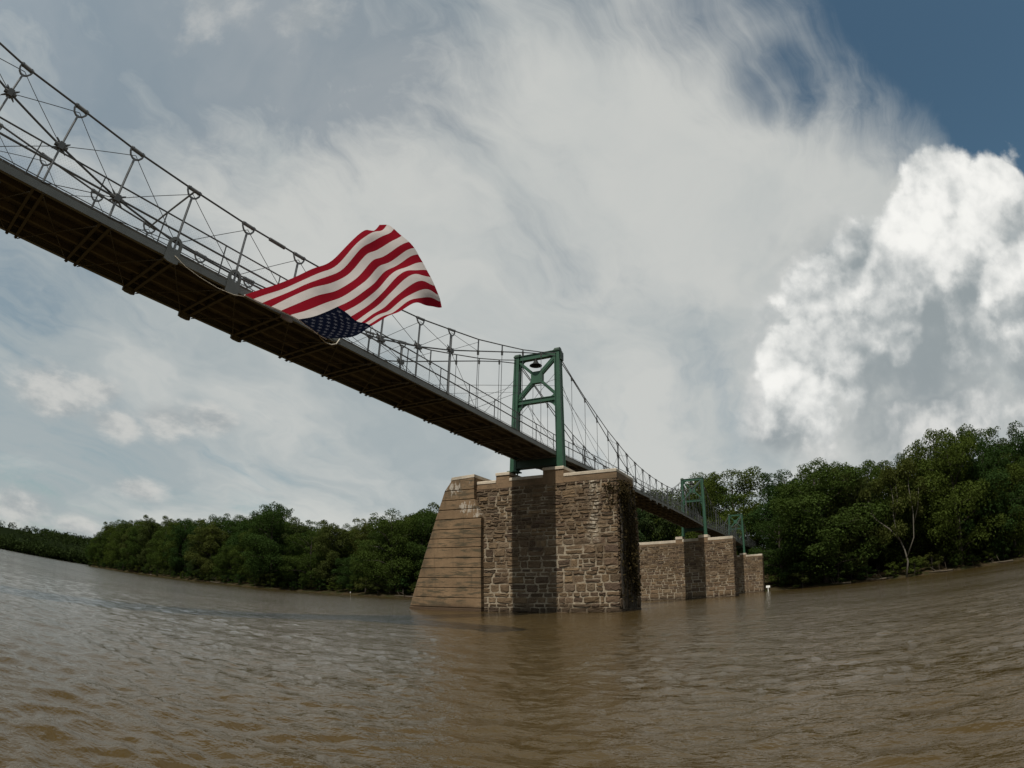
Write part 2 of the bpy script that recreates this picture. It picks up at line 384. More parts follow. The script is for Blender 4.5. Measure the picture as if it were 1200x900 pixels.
def concrete_material(name, colour, stains=False, dirt=0.5):
    m, g, p, out = material(name)
    pos = g.new('ShaderNodeNewGeometry').outputs['Position']
    px, py, pz = g.xyz(pos)[0:3]
    a = g.noise(pos, 0.8, 6.0, 0.6); b_ = g.noise(g.vec(px, py, g.m('MULTIPLY', pz, 6.0)), 1.2, 5.0, 0.6); fine = g.noise(pos, 14.0, 4.0, 0.6)
    k = g.m('MULTIPLY', g.m('MULTIPLY_ADD', a, 1.3, 0.35), g.m('MULTIPLY_ADD', fine, 0.5, 0.75))
    c = g.v('SCALE', colour, scale=k)
    grime = g.m('MULTIPLY', g.ss(b_, 0.48, 0.66), dirt)
    c = g.mix(grime, c, (0.065, 0.054, 0.034))
    spot = g.ss(g.noise(g.vec(px, g.m('MULTIPLY', py, 0.6), g.m('MULTIPLY', pz, 1.3)), 0.9, 7.0, 0.7), 0.54, 0.68)
    c = g.mix(g.m('MULTIPLY', spot, dirt * 0.7), c, (0.06, 0.052, 0.036))
    vrun = g.ss(g.noise(g.vec(g.m('MULTIPLY', px, 2.0), g.m('MULTIPLY', py, 3.4), g.m('MULTIPLY', pz, 0.22)), 1.0, 5.0, 0.65), 0.54, 0.70)
    c = g.mix(g.m('MULTIPLY', vrun, dirt * 0.55), c, (0.055, 0.044, 0.028))
    if stains:
        # old whitewash scrawl and bird lime near the top of the concrete
        wob = g.noise(g.vec(py, pz, 0.0), 2.3, 4.0, 0.6)
        s1 = g.noise(g.vec(0.3, g.m('MULTIPLY', py, 7.5), g.m('ADD', g.m('MULTIPLY', pz, 3.2), g.m('MULTIPLY', wob, 3.0))), 1.0, 5.0, 0.75)
        d1 = g.v('LENGTH', g.vec(0.0, g.m('MULTIPLY', g.m('SUBTRACT', py, 17.6), 0.75), g.m('SUBTRACT', pz, 6.5)))
        e1 = g.m('ADD', g.m('MULTIPLY', g.m('SUBTRACT', py, 16.35), 0.62), g.m('MULTIPLY', g.m('SUBTRACT', pz, 5.35), -0.45))
        d2 = g.v('LENGTH', g.vec(0.0, g.m('MULTIPLY', g.m('SUBTRACT', py, 16.75), 0.7), g.m('MULTIPLY', g.m('SUBTRACT', pz, 5.45), 1.25)))
        mask = g.m('MAXIMUM', g.ss(d1, 0.1, 0.62, 1.0, 0.0), g.ss(d2, 0.15, 0.75, 1.0, 0.0))
        edge_ = g.m('MULTIPLY', g.ss(g.m('ABSOLUTE', g.m('SUBTRACT', py, g.m('SUBTRACT', 18.22, g.m('MULTIPLY', pz, 0.411)))), 0.08, 0.30, 1.0, 0.0), g.m('MULTIPLY', g.ss(pz, 4.8, 4.95), g.ss(pz, 5.7, 6.0, 1.0, 0.0)))
        mask = g.m('MAXIMUM', mask, g.m('MULTIPLY', edge_, 1.15))
        drip = g.m('MULTIPLY', g.ss(g.noise(g.vec(0.0, g.m('MULTIPLY', py, 9.0), g.m('MULTIPLY', pz, 0.4)), 1.0, 2.0, 0.5), 0.66, 0.72), g.ss(pz, 4.3, 6.0, 0.0, 0.18))
        f = g.ss(g.m('ADD', g.m('ADD', s1, g.m('MULTIPLY', mask, 0.22)), drip), 0.68, 0.76)
        c = g.mix(g.m('MULTIPLY', g.m('MULTIPLY', f, 0.9), g.ss(pz, 3.9, 4.6)), c, (0.36, 0.325, 0.275))
    wet = g.ss(g.m('ADD', pz, g.m('MULTIPLY', g.m('SUBTRACT', a, 0.5), 0.5)), 0.12, 0.40, 1.0, 0.0)
    c = g.mix(g.m('MULTIPLY', wet, 0.8), c, (0.05, 0.032, 0.02))
    g.put(p.inputs['Base Color'], c); p.inputs['Roughness'].default_value = 0.9; p.inputs['Specular IOR Level'].default_value = 0.2
    bb = g.new('ShaderNodeBump'); bb.inputs['Strength'].default_value = 0.5; bb.inputs['Distance'].default_value = 0.02
    g.put(bb.inputs['Height'], g.m('ADD', fine, b_)); g.put(p.inputs['Normal'], bb.outputs[0])
    return m


CONC = concrete_material('brown_board_concrete', (0.168, 0.113, 0.066), True, 0.9)
CONC_CAP = concrete_material('tan_coping_concrete', (0.165, 0.112, 0.068), False, 0.4)
COPING = concrete_material('pale_coping_edge', (0.42, 0.365, 0.29), False, 0.15)
CORE = basic('dark_joint', (0.05, 0.035, 0.022), 0.95)


def leaf_material(name, colour, trans=0.35):
    m, g, p, out = material(name)
    geo = g.new('ShaderNodeNewGeometry')
    oi = g.new('ShaderNodeObjectInfo').outputs['Random']
    ri = geo.outputs['Random Per Island']
    hue = g.mix(oi, tuple(c * k for c, k in zip(colour, (0.66, 0.80, 0.9))), tuple(c * k for c, k in zip(colour, (1.45, 1.22, 0.95))))
    c = g.v('SCALE', hue, scale=g.m('MULTIPLY_ADD', ri, 0.6, 0.7))
    d = g.new('ShaderNodeBsdfDiffuse'); g.put(d.inputs[0], c)
    tr = g.new('ShaderNodeBsdfTranslucent'); g.put(tr.inputs[0], g.v('MULTIPLY', c, (1.15, 1.3, 0.6)))
    ms = g.new('ShaderNodeMixShader'); ms.inputs[0].default_value = trans
    g.l.new(d.outputs[0], ms.inputs[1]); g.l.new(tr.outputs[0], ms.inputs[2]); g.l.new(ms.outputs[0], out.inputs[0])
    return m


LEAF = leaf_material('green_leaves', (0.036, 0.057, 0.0155), 0.28)
LEAF_HILL = leaf_material('distant_leaves', (0.017, 0.029, 0.0125), 0.15)
LEAF_PALE = leaf_material('olive_leaves', (0.046, 0.062, 0.022))
LEAF_VINE = leaf_material('vine_leaves', (0.024, 0.021, 0.012), 0.15)
BARK = basic('grey_brown_bark', (0.055, 0.046, 0.036), 0.9, 0.0, 0.4, 4.0)
BARK_PALE = basic('pale_bark', (0.105, 0.095, 0.076), 0.85, 0.0, 0.4, 3.0)

# ------------------------------------------------------------------ river
def water_material():
    m, g, p, out = material('muddy_river_water')
    pos = g.new('ShaderNodeNewGeometry').outputs['Position']
    px, py, pz = g.xyz(pos)[0:3]
    big = g.noise(g.vec(g.m('MULTIPLY', px, 1.5), g.m('MULTIPLY', py, 0.5), 0.0), 0.06, 4.0, 0.55)
    c = g.mix(big, (0.050, 0.0335, 0.0122), (0.064, 0.0435, 0.0168))
    # scraps of foam that gather along the pier foot and drift off it
    near = g.m('MULTIPLY', g.m('MULTIPLY', g.ss(px, 22.5, 26.4), g.ss(px, 33.0, 30.5, 1.0, 0.0)), g.m('MULTIPLY', g.ss(py, 6.0, 8.2), g.ss(py, 26.0, 21.0, 1.0, 0.0)))
    fl = g.noise(g.vec(g.m('MULTIPLY', px, 3.2), g.m('MULTIPLY', py, 0.9), 0.0), 2.2, 6.0, 0.72)
    foam = g.ss(g.m('ADD', fl, g.m('MULTIPLY', near, 0.09)), 0.735, 0.79)
    c = g.mix(g.m('MULTIPLY', foam, 0.7), c, (0.36, 0.33, 0.27))
    g.put(p.inputs['Base Color'], c); p.inputs['Roughness'].default_value = 0.09; p.inputs['IOR'].default_value = 1.33; p.inputs['Specular IOR Level'].default_value = 0.29
    v1 = g.vec(g.m('MULTIPLY', px, 1.0), g.m('MULTIPLY', py, 0.6), pz)
    h = addn(g, [g.m('MULTIPLY', g.noise(v1, 16.0, 3.0, 0.55), 0.22), g.m('MULTIPLY', g.noise(v1, 5.5, 4.0, 0.6), 0.75), g.m('MULTIPLY', g.noise(v1, 1.4, 3.0, 0.5), 1.0), g.m('MULTIPLY', g.noise(v1, 0.35, 3.0, 0.5), 1.6)])
    calm = g.ss(g.noise(g.vec(g.m('MULTIPLY', px, 2.2), g.m('MULTIPLY', py, 0.35), 0.0), 0.05, 4.0, 0.6), 0.40, 0.62)
    b = g.new('ShaderNodeBump'); g.put(b.inputs['Strength'], g.m('MULTIPLY_ADD', calm, 0.35, 0.45)); b.inputs['Distance'].default_value = 0.085
    g.put(b.inputs['Height'], h); g.put(p.inputs['Normal'], b.outputs[0])
    return m


def addn(g, xs):
    o = xs[0]
    for x in xs[1:]: o = g.m('ADD', o, x)
    return o


WATER = water_material()
n_r, n_a = 760, 560
rr = 0.35 * (9000 / 0.35) ** np.linspace(0, 1, n_r)
aa = np.concatenate([np.linspace(R(-62), R(118), n_a - 40, endpoint=False), np.linspace(R(118), R(298), 41)])
RR, AA = np.meshgrid(rr, aa, indexing='ij'); X = RR * np.cos(AA); Y = RR * np.sin(AA); Z = np.zeros_like(X)
g_ = np.random.default_rng(3)
cell_size = np.maximum(RR * math.log(9000 / 0.35) / n_r, RR * R(180) / n_a)
for lam, amp, cnt in ((5.5, 0.0027, 5), (2.6, 0.0023, 9), (1.3, 0.0033, 14), (0.7, 0.0031, 16), (0.38, 0.0023, 18)):
    for i in range(cnt):
        l_ = lam * g_.uniform(0.75, 1.35); th = g_.normal(0.15, 0.6); k = 2 * math.pi / l_; ph = g_.uniform(0, 6.28)
        w_ = np.clip(l_ / (cell_size * 3.0) - 0.6, 0, 1)
        s_ = np.sin(k * (X * math.cos(th) + Y * math.sin(th)) + ph + 0.8 * np.sin(0.31 * k * (Y * math.cos(th) - X * math.sin(th)) + ph * 2))
        Z += w_ * amp * (1 - 1.3 * np.abs(s_)) * 0.9
verts = np.stack([X, Y, Z], -1).reshape(-1, 3)
na = len(aa)
I, J = np.meshgrid(np.arange(n_r - 1), np.arange(na - 1), indexing='ij')
q = np.stack([I * na + J, (I + 1) * na + J, (I + 1) * na + J + 1, I * na + J + 1], -1).reshape(-1, 4)
me = bpy.data.meshes.new('river_water')
me.vertices.add(len(verts)); me.vertices.foreach_set('co', verts.ravel())
me.loops.add(q.size); me.loops.foreach_set('vertex_index', q.ravel().astype(np.int32))
me.polygons.add(len(q)); me.polygons.foreach_set('loop_start', np.arange(0, q.size, 4, dtype=np.int32)); me.polygons.foreach_set('loop_total', np.full(len(q), 4, np.int32))
me.polygons.foreach_set('use_smooth', np.ones(len(q), bool)); me.materials.append(WATER); me.update(); me.validate()
tag(link('river_water', me), kind='structure')


# ------------------------------------------------------------------ banks and hills
def ground_material(name, c1, c2):
    m, g, p, out = material(name)
    pos = g.new('ShaderNodeNewGeometry').outputs['Position']
    n = g.noise(pos, 0.4, 7.0, 0.65)
    g.put(p.inputs['Base Color'], g.mix(g.ss(n, 0.4, 0.62), c1, c2)); p.inputs['Roughness'].default_value = 1.0; p.inputs['Specular IOR Level'].default_value = 0.0
    return m


MUD = ground_material('bank_mud_and_leaf_litter', (0.042, 0.031, 0.018), (0.022, 0.024, 0.010))
HILLG = ground_material('wooded_hill_ground', (0.006, 0.010, 0.004), (0.010, 0.014, 0.006))


def strip_terrain(name, shore, prof, normal_fn, mat, seed, jag=1.5):
    """terrain laid inland from a shoreline polyline; prof = list of (inland metres, height)"""
    pts = []
    rs = np.random.default_rng(seed)
    for (x0, y0), (x1, y1) in zip(shore[:-1], shore[1:]):
        n = max(2, int(math.hypot(x1 - x0, y1 - y0) / 6))
        pts += [(x0 + (x1 - x0) * i / n, y0 + (y1 - y0) * i / n) for i in range(n)]
    pts.append(shore[-1])
    V = []; F = []; m_ = len(prof)
    for i, (x, y) in enumerate(pts):
        nx, ny = normal_fn(x, y)
        j = jag * (rs.random() - 0.5)
        for t, z in prof:
            hz = hill_gain(x, y) if name == 'river_bank' else 1.0
            V.append((x + nx * (t + j), y + ny * (t + j), z * (hz if t > 15 else 1) + (rs.random() - 0.5) * 0.08 * max(0, z)))
    for i in range(len(pts) - 1):
        for k in range(m_ - 1): F.append((i * m_ + k, (i + 1) * m_ + k, (i + 1) * m_ + k + 1, i * m_ + k + 1))
    b = MB(); b.add(V, F); o = b.build(name, mat, smooth=True); return tag(o, kind='structure')


def hill_gain(x, y): return (1.0 + 1.2 * max(0.0, min(1.0, (40 - y) / 60))) * (1.0 - 0.85 * max(0.0, min(1.0, (y - 290) / 60)))


def shore_x(y):
    if y <= 300: return 119.0 - 0.02 * y + 1.2 * math.sin(y * 0.11) + (3.0 * math.exp(-((y + 12) / 12) ** 2))
    return 113.0 + (y - 300) * 0.42


BANK = [(-3, -1.2), (0, -0.05), (1.2, 0.35), (3.5, 0.9), (7, 1.5), (15, 2.2), (32, 4.5), (60, 8.0), (140, 12), (420, 16), (1500, 20)]
ys = list(range(-700, -60, 40)) + list(range(-60, 345, 8)) + list(range(345, 600, 30))
strip_terrain('river_bank', [(shore_x(y), y) for y in ys], BANK, lambda x, y: (1.0, 0.0), MUD, 4)
HILL = [(-4, -1.0), (0, 0.1), (10, 2.5), (60, 9), (160, 20), (280, 29), (420, 31), (700, 24)]
strip_terrain('wooded_hill', [(560, 330), (400, 470), (236, 560), (60, 615), (-120, 640), (-420, 660), (-900, 600)], HILL,
              lambda x, y: (0.42, 0.907) if x > 100 else (0.05, 0.999), HILLG, 9, 4)

# ------------------------------------------------------------------ bridge measurements
PAN = 1.99                      # panel length
T1 = 27.05                      # first tower
SPAN = 21 * PAN
GRADE = 0.0131
YN, YF = 11.84, 14.22           # near and far edge of the deck
TOWERS = [T1, T1 + SPAN, T1 + 2 * SPAN, T1 + 3 * SPAN]
X_START = T1 - SPAN
DECK1 = ([-16.0, 0.0, 5.0, 9.0, 13.0, 17.0, 21.0, 27.05], [7.25, 7.52, 7.61, 7.68, 7.74, 7.78, 7.80, 7.79])
UP = [13.45, 12.75, 12.12, 11.59, 11.08, 10.70, 10.34, 10.11, 9.95, 9.86, 9.83]
UP1 = UP + [9.88, 9.97, 10.16, 10.32, 10.62, 11.0, 11.4, 11.85, 12.35, 12.9, 13.45]
UPS = UP + UP[::-1]
DR = [13.25, 12.66, 11.98, 11.27, 10.56, 9.86, 9.27, 8.79, 8.50, 8.36, 8.33]
DR1 = DR + [8.34, 8.62, 9.06, 9.55, 10.1, 10.6, 11.1, 11.7, 12.2, 12.7, 13.25]
DRS = DR + DR[::-1]


def span_of(x): return -1 if x < T1 - 1e-6 else int((x - T1 + 1e-6) // SPAN)


def zd(x):
    """underside of the deck edge"""
    if x <= T1: return float(np.interp(x, *DECK1))
    k = ((x - T1) % SPAN) / PAN
    return 7.79 + GRADE * (x - T1) + 0.19 * k * (21 - k) / 110


NODES = []                      # (x, upper z, draped z, k index in span, span)
for sp in range(-1, 3):
    for k in range(21):
        if sp == -1: x = T1 - PAN * (21 - k); kk = 21 - k; a, b = UP1[kk], DR1[kk]
        else: x = T1 + SPAN * sp + PAN * k; a, b = UPS[k], DRS[k]
        g0 = GRADE * (x - T1); NODES.append((x, a + g0, b + g0, k, sp))
NODES.append((TOWERS[3], UP[0] + GRADE * 3 * SPAN, DR[0] + GRADE * 3 * SPAN, 0, 3))

bridge = empty('suspension_footbridge', (T1, (YN + YF) / 2, 7.79), 'long narrow steel suspension footbridge with timber deck crossing the brown river', 'bridge')
INV = Matrix.Translation(bridge.location).inverted()


def part(name, me, mat4=Matrix(), label=None):
    o = link(name, me, bridge, mat4=INV @ mat4)
    if label: o['label'] = label
    return o


def curve_pts(f, x0, x1, step=PAN / 2):
    n = max(2, int(round((x1 - x0) / step))); return [(x0 + (x1 - x0) * i / n, f(x0 + (x1 - x0) * i / n)) for i in range(n + 1)]


XE = TOWERS[3]
xs_n = [n[0] for n in NODES]
for y in (YN, YF):
    b = MB(); b.tube([(n[0], y, n[1]) for n in NODES], 0.025, 6); part('stiffening_cable', b.mesh('stiffening_cable', CABLE, True))
    b = MB(); b.tube([(n[0], y, n[2]) for n in NODES], 0.025, 6); part('suspension_cable', b.mesh('suspension_cable', CABLE, True))
    for nm, h, r_, m_ in (('handrail', 1.06, 0.020, STEEL_DULL), ('middle_rail', 0.74, 0.025, STEEL_DULL), ('toe_rail', 0.29, 0.011, STEEL_DULL)):
        b = MB(); b.tube([(x, y, z + h) for x, z in curve_pts(zd, X_START, XE)], r_, 6); part(nm, b.mesh(nm, m_, True))
    # edge channel
    sgn = -1 if y == YN else 1
    b = MB(); pts = curve_pts(zd, X_START, XE); prof = [(0, 0.03), (0.09, 0.03), (0.09, 0.05), (0.02, 0.055), (0.02, 0.17), (0.09, 0.175), (0.09, 0.20), (0, 0.20)]
    V = []; F = []; m_ = len(prof)
    for x, z in pts: V += [(x, y - sgn * a, z + c) for a, c in prof]
    for i in range(len(pts) - 1):
        for k in range(m_): F.append((i * m_ + k, (i + 1) * m_ + k, (i + 1) * m_ + (k + 1) % m_, i * m_ + (k + 1) % m_))
    b.add(V, F); part('edge_channel', b.mesh('edge_channel', FASCIA))
    # woven wire panel below the rails
    b = MB(); st = 0.09
    x = X_START
    while x < XE:
        for sg in (1, -1):
            xa, xb = (x, x + 0.72) if sg > 0 else (x + 0.72, x)
            p = Vector((xa, y, zd(xa) + 0.29)); q_ = Vector((xb, y, zd(xb) + 1.03)); w = 0.0011
            if x < T1 + 16:
                b.add([p + Vector((-w, 0, 0)), p + Vector((w, 0, 0)), q_ + Vector((w, 0, 0)), q_ + Vector((-w, 0, 0)), p + Vector((0, w, 0)), q_ + Vector((0, w, 0))], [(0, 1, 2, 3), (0, 4, 5, 3), (4, 1, 2, 5)])
            else:
                w = 0.004
                b.add([p + Vector((-w, 0, 0)), p + Vector((w, 0, 0)), q_ + Vector((w, 0, 0)), q_ + Vector((-w, 0, 0))], [(0, 1, 2, 3)])
        x += st
    tag(part('wire_fence', b.mesh('wire_fence', MESHWIRE, fix=False)), kind='stuff')

# ring clamp that grips the upper cable, node casting on the draped cable, plates with an eye at mid span
b = MB(); b.tube([(-0.21, 0, 0.0), (-0.20, 0, -0.08), (-0.14, 0, -0.17), (-0.05, 0, -0.22), (0.05, 0, -0.22), (0.14, 0, -0.17), (0.20, 0, -0.08), (0.21, 0, 0.0)], 0.028, 6)
b.tube([(-0.23, 0, 0.0), (0.23, 0, 0.0)], 0.048, 8)
for sx in (-1, 1): b.tube([(sx * 0.16, -0.05, 0), (sx * 0.16, 0.05, 0)], 0.035, 6)
CLAMP = b.mesh('cable_clamp', STEEL)
b = MB(); b.box((-0.08, -0.06, -0.085), (0.08, 0.06, 0.085))
for a in (35, 145, 215, 325): b.tube([(0.08 * math.cos(R(a)), 0, 0.08 * math.sin(R(a))), (0.26 * math.cos(R(a)), 0, 0.26 * math.sin(R(a)))], [0.036, 0.014], 6)
b.tube([(-0.2, 0, 0), (0.2, 0, 0)], 0.05, 6)
NODE = b.mesh('node_casting', STEEL_DULL)
b = MB(); b.box((-0.035, -0.035, -0.16), (0.035, 0.035, 0.04)); b.tube([(-0.05, 0, 0), (0.05, 0, 0)], 0.045, 6)
HANG = b.mesh('hanger_clamp', STEEL_DULL)
b = MB(); n = 28; inner = []; outer = []
for i in range(n):
    t = 2 * math.pi * i / n; c_, s_ = math.cos(t), math.sin(t); inner.append((0.125 * c_, 0.125 * s_))
    ko = 0.21 if s_ >= 0 else min(0.21 / max(abs(c_), 1e-6), 0.46 / abs(s_)); outer.append((ko * c_, ko * s_))
V = [(x, yy, z) for yy in (-0.03, 0.03) for ring in (inner, outer) for x, z in ring]
F = []
for i in range(n):
    j = (i + 1) % n
    F += [(i, j, n + j, n + i), (2 * n + i, 3 * n + i, 3 * n + j, 2 * n + j), (i, 2 * n + i, 2 * n + j, j), (n + i, n + j, 3 * n + j, 3 * n + i)]
b.add(V, F); EYE = b.mesh('eye_plate', FASCIA)

far_rods = MB(); n_rods = 0
ROD_ME = MB(); ROD_ME.tube([(0, 0, 0), (0, 0, 1)], 1.0, 5); ROD_ME = ROD_ME.mesh('brace_rod', CABLE, True)
POST_ME = MB(); POST_ME.tube([(0, 0, 0), (0, 0, 1)], 1.0, 7); POST_ME = POST_ME.mesh('truss_post', STEEL, True)
RAILPOST_ME = MB(); RAILPOST_ME.tube([(0, 0, 0), (0, 0, 1)], 1.0, 6); RAILPOST_ME = RAILPOST_ME.mesh('railing_post', STEEL_DULL, True)


def stick(me, name, a, b_, r_, label=None):
    a = Vector(a); b_ = Vector(b_); d = b_ - a
    q_ = d.to_track_quat('Z', 'Y')
    return part(name, me, Matrix.Translation(a) @ q_.to_matrix().to_4x4() @ Matrix.Diagonal((r_, r_, d.length, 1)), label)


def rod(a, b_, r_=0.009, name='brace_rod'):
    global n_rods
    if n_rods < 270:
        n_rods += 1; stick(ROD_ME, name, a, b_, r_)
    else: far_rods.tube([a, b_], r_, 4, caps=False)


order = sorted(range(len(NODES) - 1), key=lambda i: abs(NODES[i][0] - 8))
for i in order:
    x, zu, zr, k, sp = NODES[i]; x2, zu2, zr2, k2, sp2 = NODES[i + 1]
    kk = min(k, 21 - k)
    at_tower = k == 0
    for y in (YN, YF):
        zb, zb2 = zd(x) + 0.22, zd(x2) + 0.22
        if not at_tower:
            slope = math.atan2(NODES[i + 1][1] - NODES[i - 1][1], NODES[i + 1][0] - NODES[i - 1][0]) if i else 0.0
            rotm = Matrix.Rotation(-slope, 4, 'Y')
            if kk >= 5:
                part('cable_clamp', CLAMP, Matrix.Translation((x, y, zu)) @ rotm)
                stick(POST_ME, 'truss_post', (x, y, zb), (x, y, zu - 0.21), 0.035 if kk > 5 else 0.052)
                if zr - zb > 0.45: part('node_casting', NODE, Matrix.Translation((x, y, zr)))
                else: part('eye_plate', EYE, Matrix.Translation((x, y, zr - 0.06)))
            else:
                part('hanger_clamp', HANG, Matrix.Translation((x, y, zr)))
                stick(POST_ME, 'truss_post', (x, y, zr - 0.14), (x, y, zu), 0.03)
                stick(POST_ME, 'hanger_rod', (x, y, zb), (x, y, zr - 0.14), 0.013)
        stick(RAILPOST_ME, 'railing_post', (x + PAN * 0.74, y, zd(x + PAN * 0.74) + 0.2), (x + PAN * 0.74, y, zd(x + PAN * 0.74) + 1.06), 0.019)
        if sp >= 2 and k > 14: continue
        ku = min(k2 if sp2 == sp else 0, 21 - k2)
        if kk >= 5 or ku >= 5:
            rod((x, y, zu - 0.12), (x2, y, zr2)); rod((x, y, zr), (x2, y, zu2 - 0.12))
            if max(zr - zb, zr2 - zb2) > 0.5:
                rod((x, y, zr), (x2, y, zb2)) if k >= 10 else rod((x2, y, zr2), (x, y, zb))
for xt in TOWERS[:3]:            # stays that fan from each tower head down to the deck
    g0 = GRADE * (xt - T1)
    for y in (YN, YF):
        for sg in (-1, 1):
            for k in (2.5, 4.0, 5.5):
                rod((xt + sg * 0.18, y, 12.9 + g0 - 0.25 * k), (xt + sg * k * PAN, y, zd(xt + sg * k * PAN) + 0.25), 0.010, 'stay_rod')
tag(part('brace_rods', far_rods.mesh('brace_rods', CABLE, fix=False)), kind='stuff')
iu = 10
xk, zk = NODES[iu][0], NODES[iu][1]
stick(POST_ME, 'cross_strut', (xk, YN, zk - 0.05), (xk, YF, zk - 0.05), 0.03)
b = MB(); b.tube([(7.95, YN, 9.578), (8.55, YN, 9.594)], 0.05, 8); part('turnbuckle', b.mesh('turnbuckle', STEEL_DULL))

# deck: planks across, floor beams in pairs at every panel, stringers, crossed lateral rods
plank = MB(); plank.box((-0.1165, YN + 0.012, 0), (0.1165, YF - 0.012, 0.055)); PLANK = plank.mesh('deck_plank', WOOD)
far_planks = MB(); pitch = 0.235; xs_p = np.arange(X_START, XE, pitch); near_order = np.argsort(np.abs(xs_p - 10)); first = set(near_order[:160].tolist())
for i, x in enumerate(xs_p):
    z = zd(x) + 0.205 + 0.006 * rng.random()
    if i in first: part('deck_plank', PLANK, Matrix.Translation((x, 0, z)) @ Matrix.Diagonal((1, 1, 1, 1)))
    else: far_planks.box((x - 0.1165, YN + 0.012, z), (x + 0.1165, YF - 0.012, z + 0.055))
tag(part('deck_planks', far_planks.mesh('deck_planks', WOOD)), kind='stuff')
fb = MB()
for s_ in (-0.15, 0.15):
    fb.box((s_ - 0.045, YN + 0.02, 0.015), (s_ + 0.045, YF - 0.01, 0.035)); fb.box((s_ - 0.012, YN + 0.03, 0.035), (s_ + 0.012, YF - 0.02, 0.17)); fb.box((s_ - 0.045, YN + 0.03, 0.17), (s_ + 0.045, YF - 0.02, 0.19))
    fb.tube([(s_, YF - 0.03, -0.035), (s_, YF - 0.03, 0.03)], 0.018, 6); fb.tube([(s_, YF + 0.015, -0.02), (s_, YF + 0.015, 0.05)], 0.018, 6)
    fb.box((s_ - 0.05, YF - 0.07, 0.0), (s_ + 0.05, YF + 0.04, 0.014))
FB = fb.mesh('floor_beam', BEAM)
LATER = MB(); LATER.tube([(0, 0, 0), (0, 0, 1)], 1, 5); LATER = LATER.mesh('lateral_rod', BEAM)
for i, (x, zu, zr, k, sp) in enumerate(NODES[:-1]):
    if k == 0 and i: continue
    part('floor_beam', FB, Matrix.Translation((x, 0, zd(x))))
    if sp <= 1:
        x2 = NODES[i + 1][0]
        stick(LATER, 'lateral_rod', (x + 0.2, YN + 0.1, zd(x) - 0.02), (x2 - 0.2, YF - 0.1, zd(x2) - 0.02), 0.014)
        stick(LATER, 'lateral_rod', (x + 0.2, YF - 0.1, zd(x) - 0.05), (x2 - 0.2, YN + 0.1, zd(x2) - 0.05), 0.014)
for j in range(4):
    y = YN + 0.42 + j * (YF - YN - 0.84) / 3
    pts = curve_pts(zd, X_START, XE, PAN); V = []; F = []
    for x, z in pts: V += [(x, y - 0.035, z + 0.06), (x, y + 0.035, z + 0.06), (x, y + 0.035, z + 0.203), (x, y - 0.035, z + 0.203)]
    for i in range(len(pts) - 1):
        for k in range(4): F.append((i * 4 + k, i * 4 + 4 + k, i * 4 + 4 + (k + 1) % 4, i * 4 + (k + 1) % 4))
    b = MB(); b.add(V, F); part('stringer', b.mesh('stringer', WOOD))

# ------------------------------------------------------------------ towers
YA, YB = 11.66, 14.30            # leg centres


def fillet(b, cy, cz, sy, sz, r_, x0, x1, n=7):
    """plate that fills a corner with a concave curve; (sy, sz) point from the corner into the opening"""
    poly = [(cy, cz)] + [(cy + sy * r_ * (1 - math.sin(t)), cz + sz * r_ * (1 - math.cos(t))) for t in [math.pi / 2 * i / n for i in range(n + 1)]]
    b.prism(poly, 0, x0, x1)


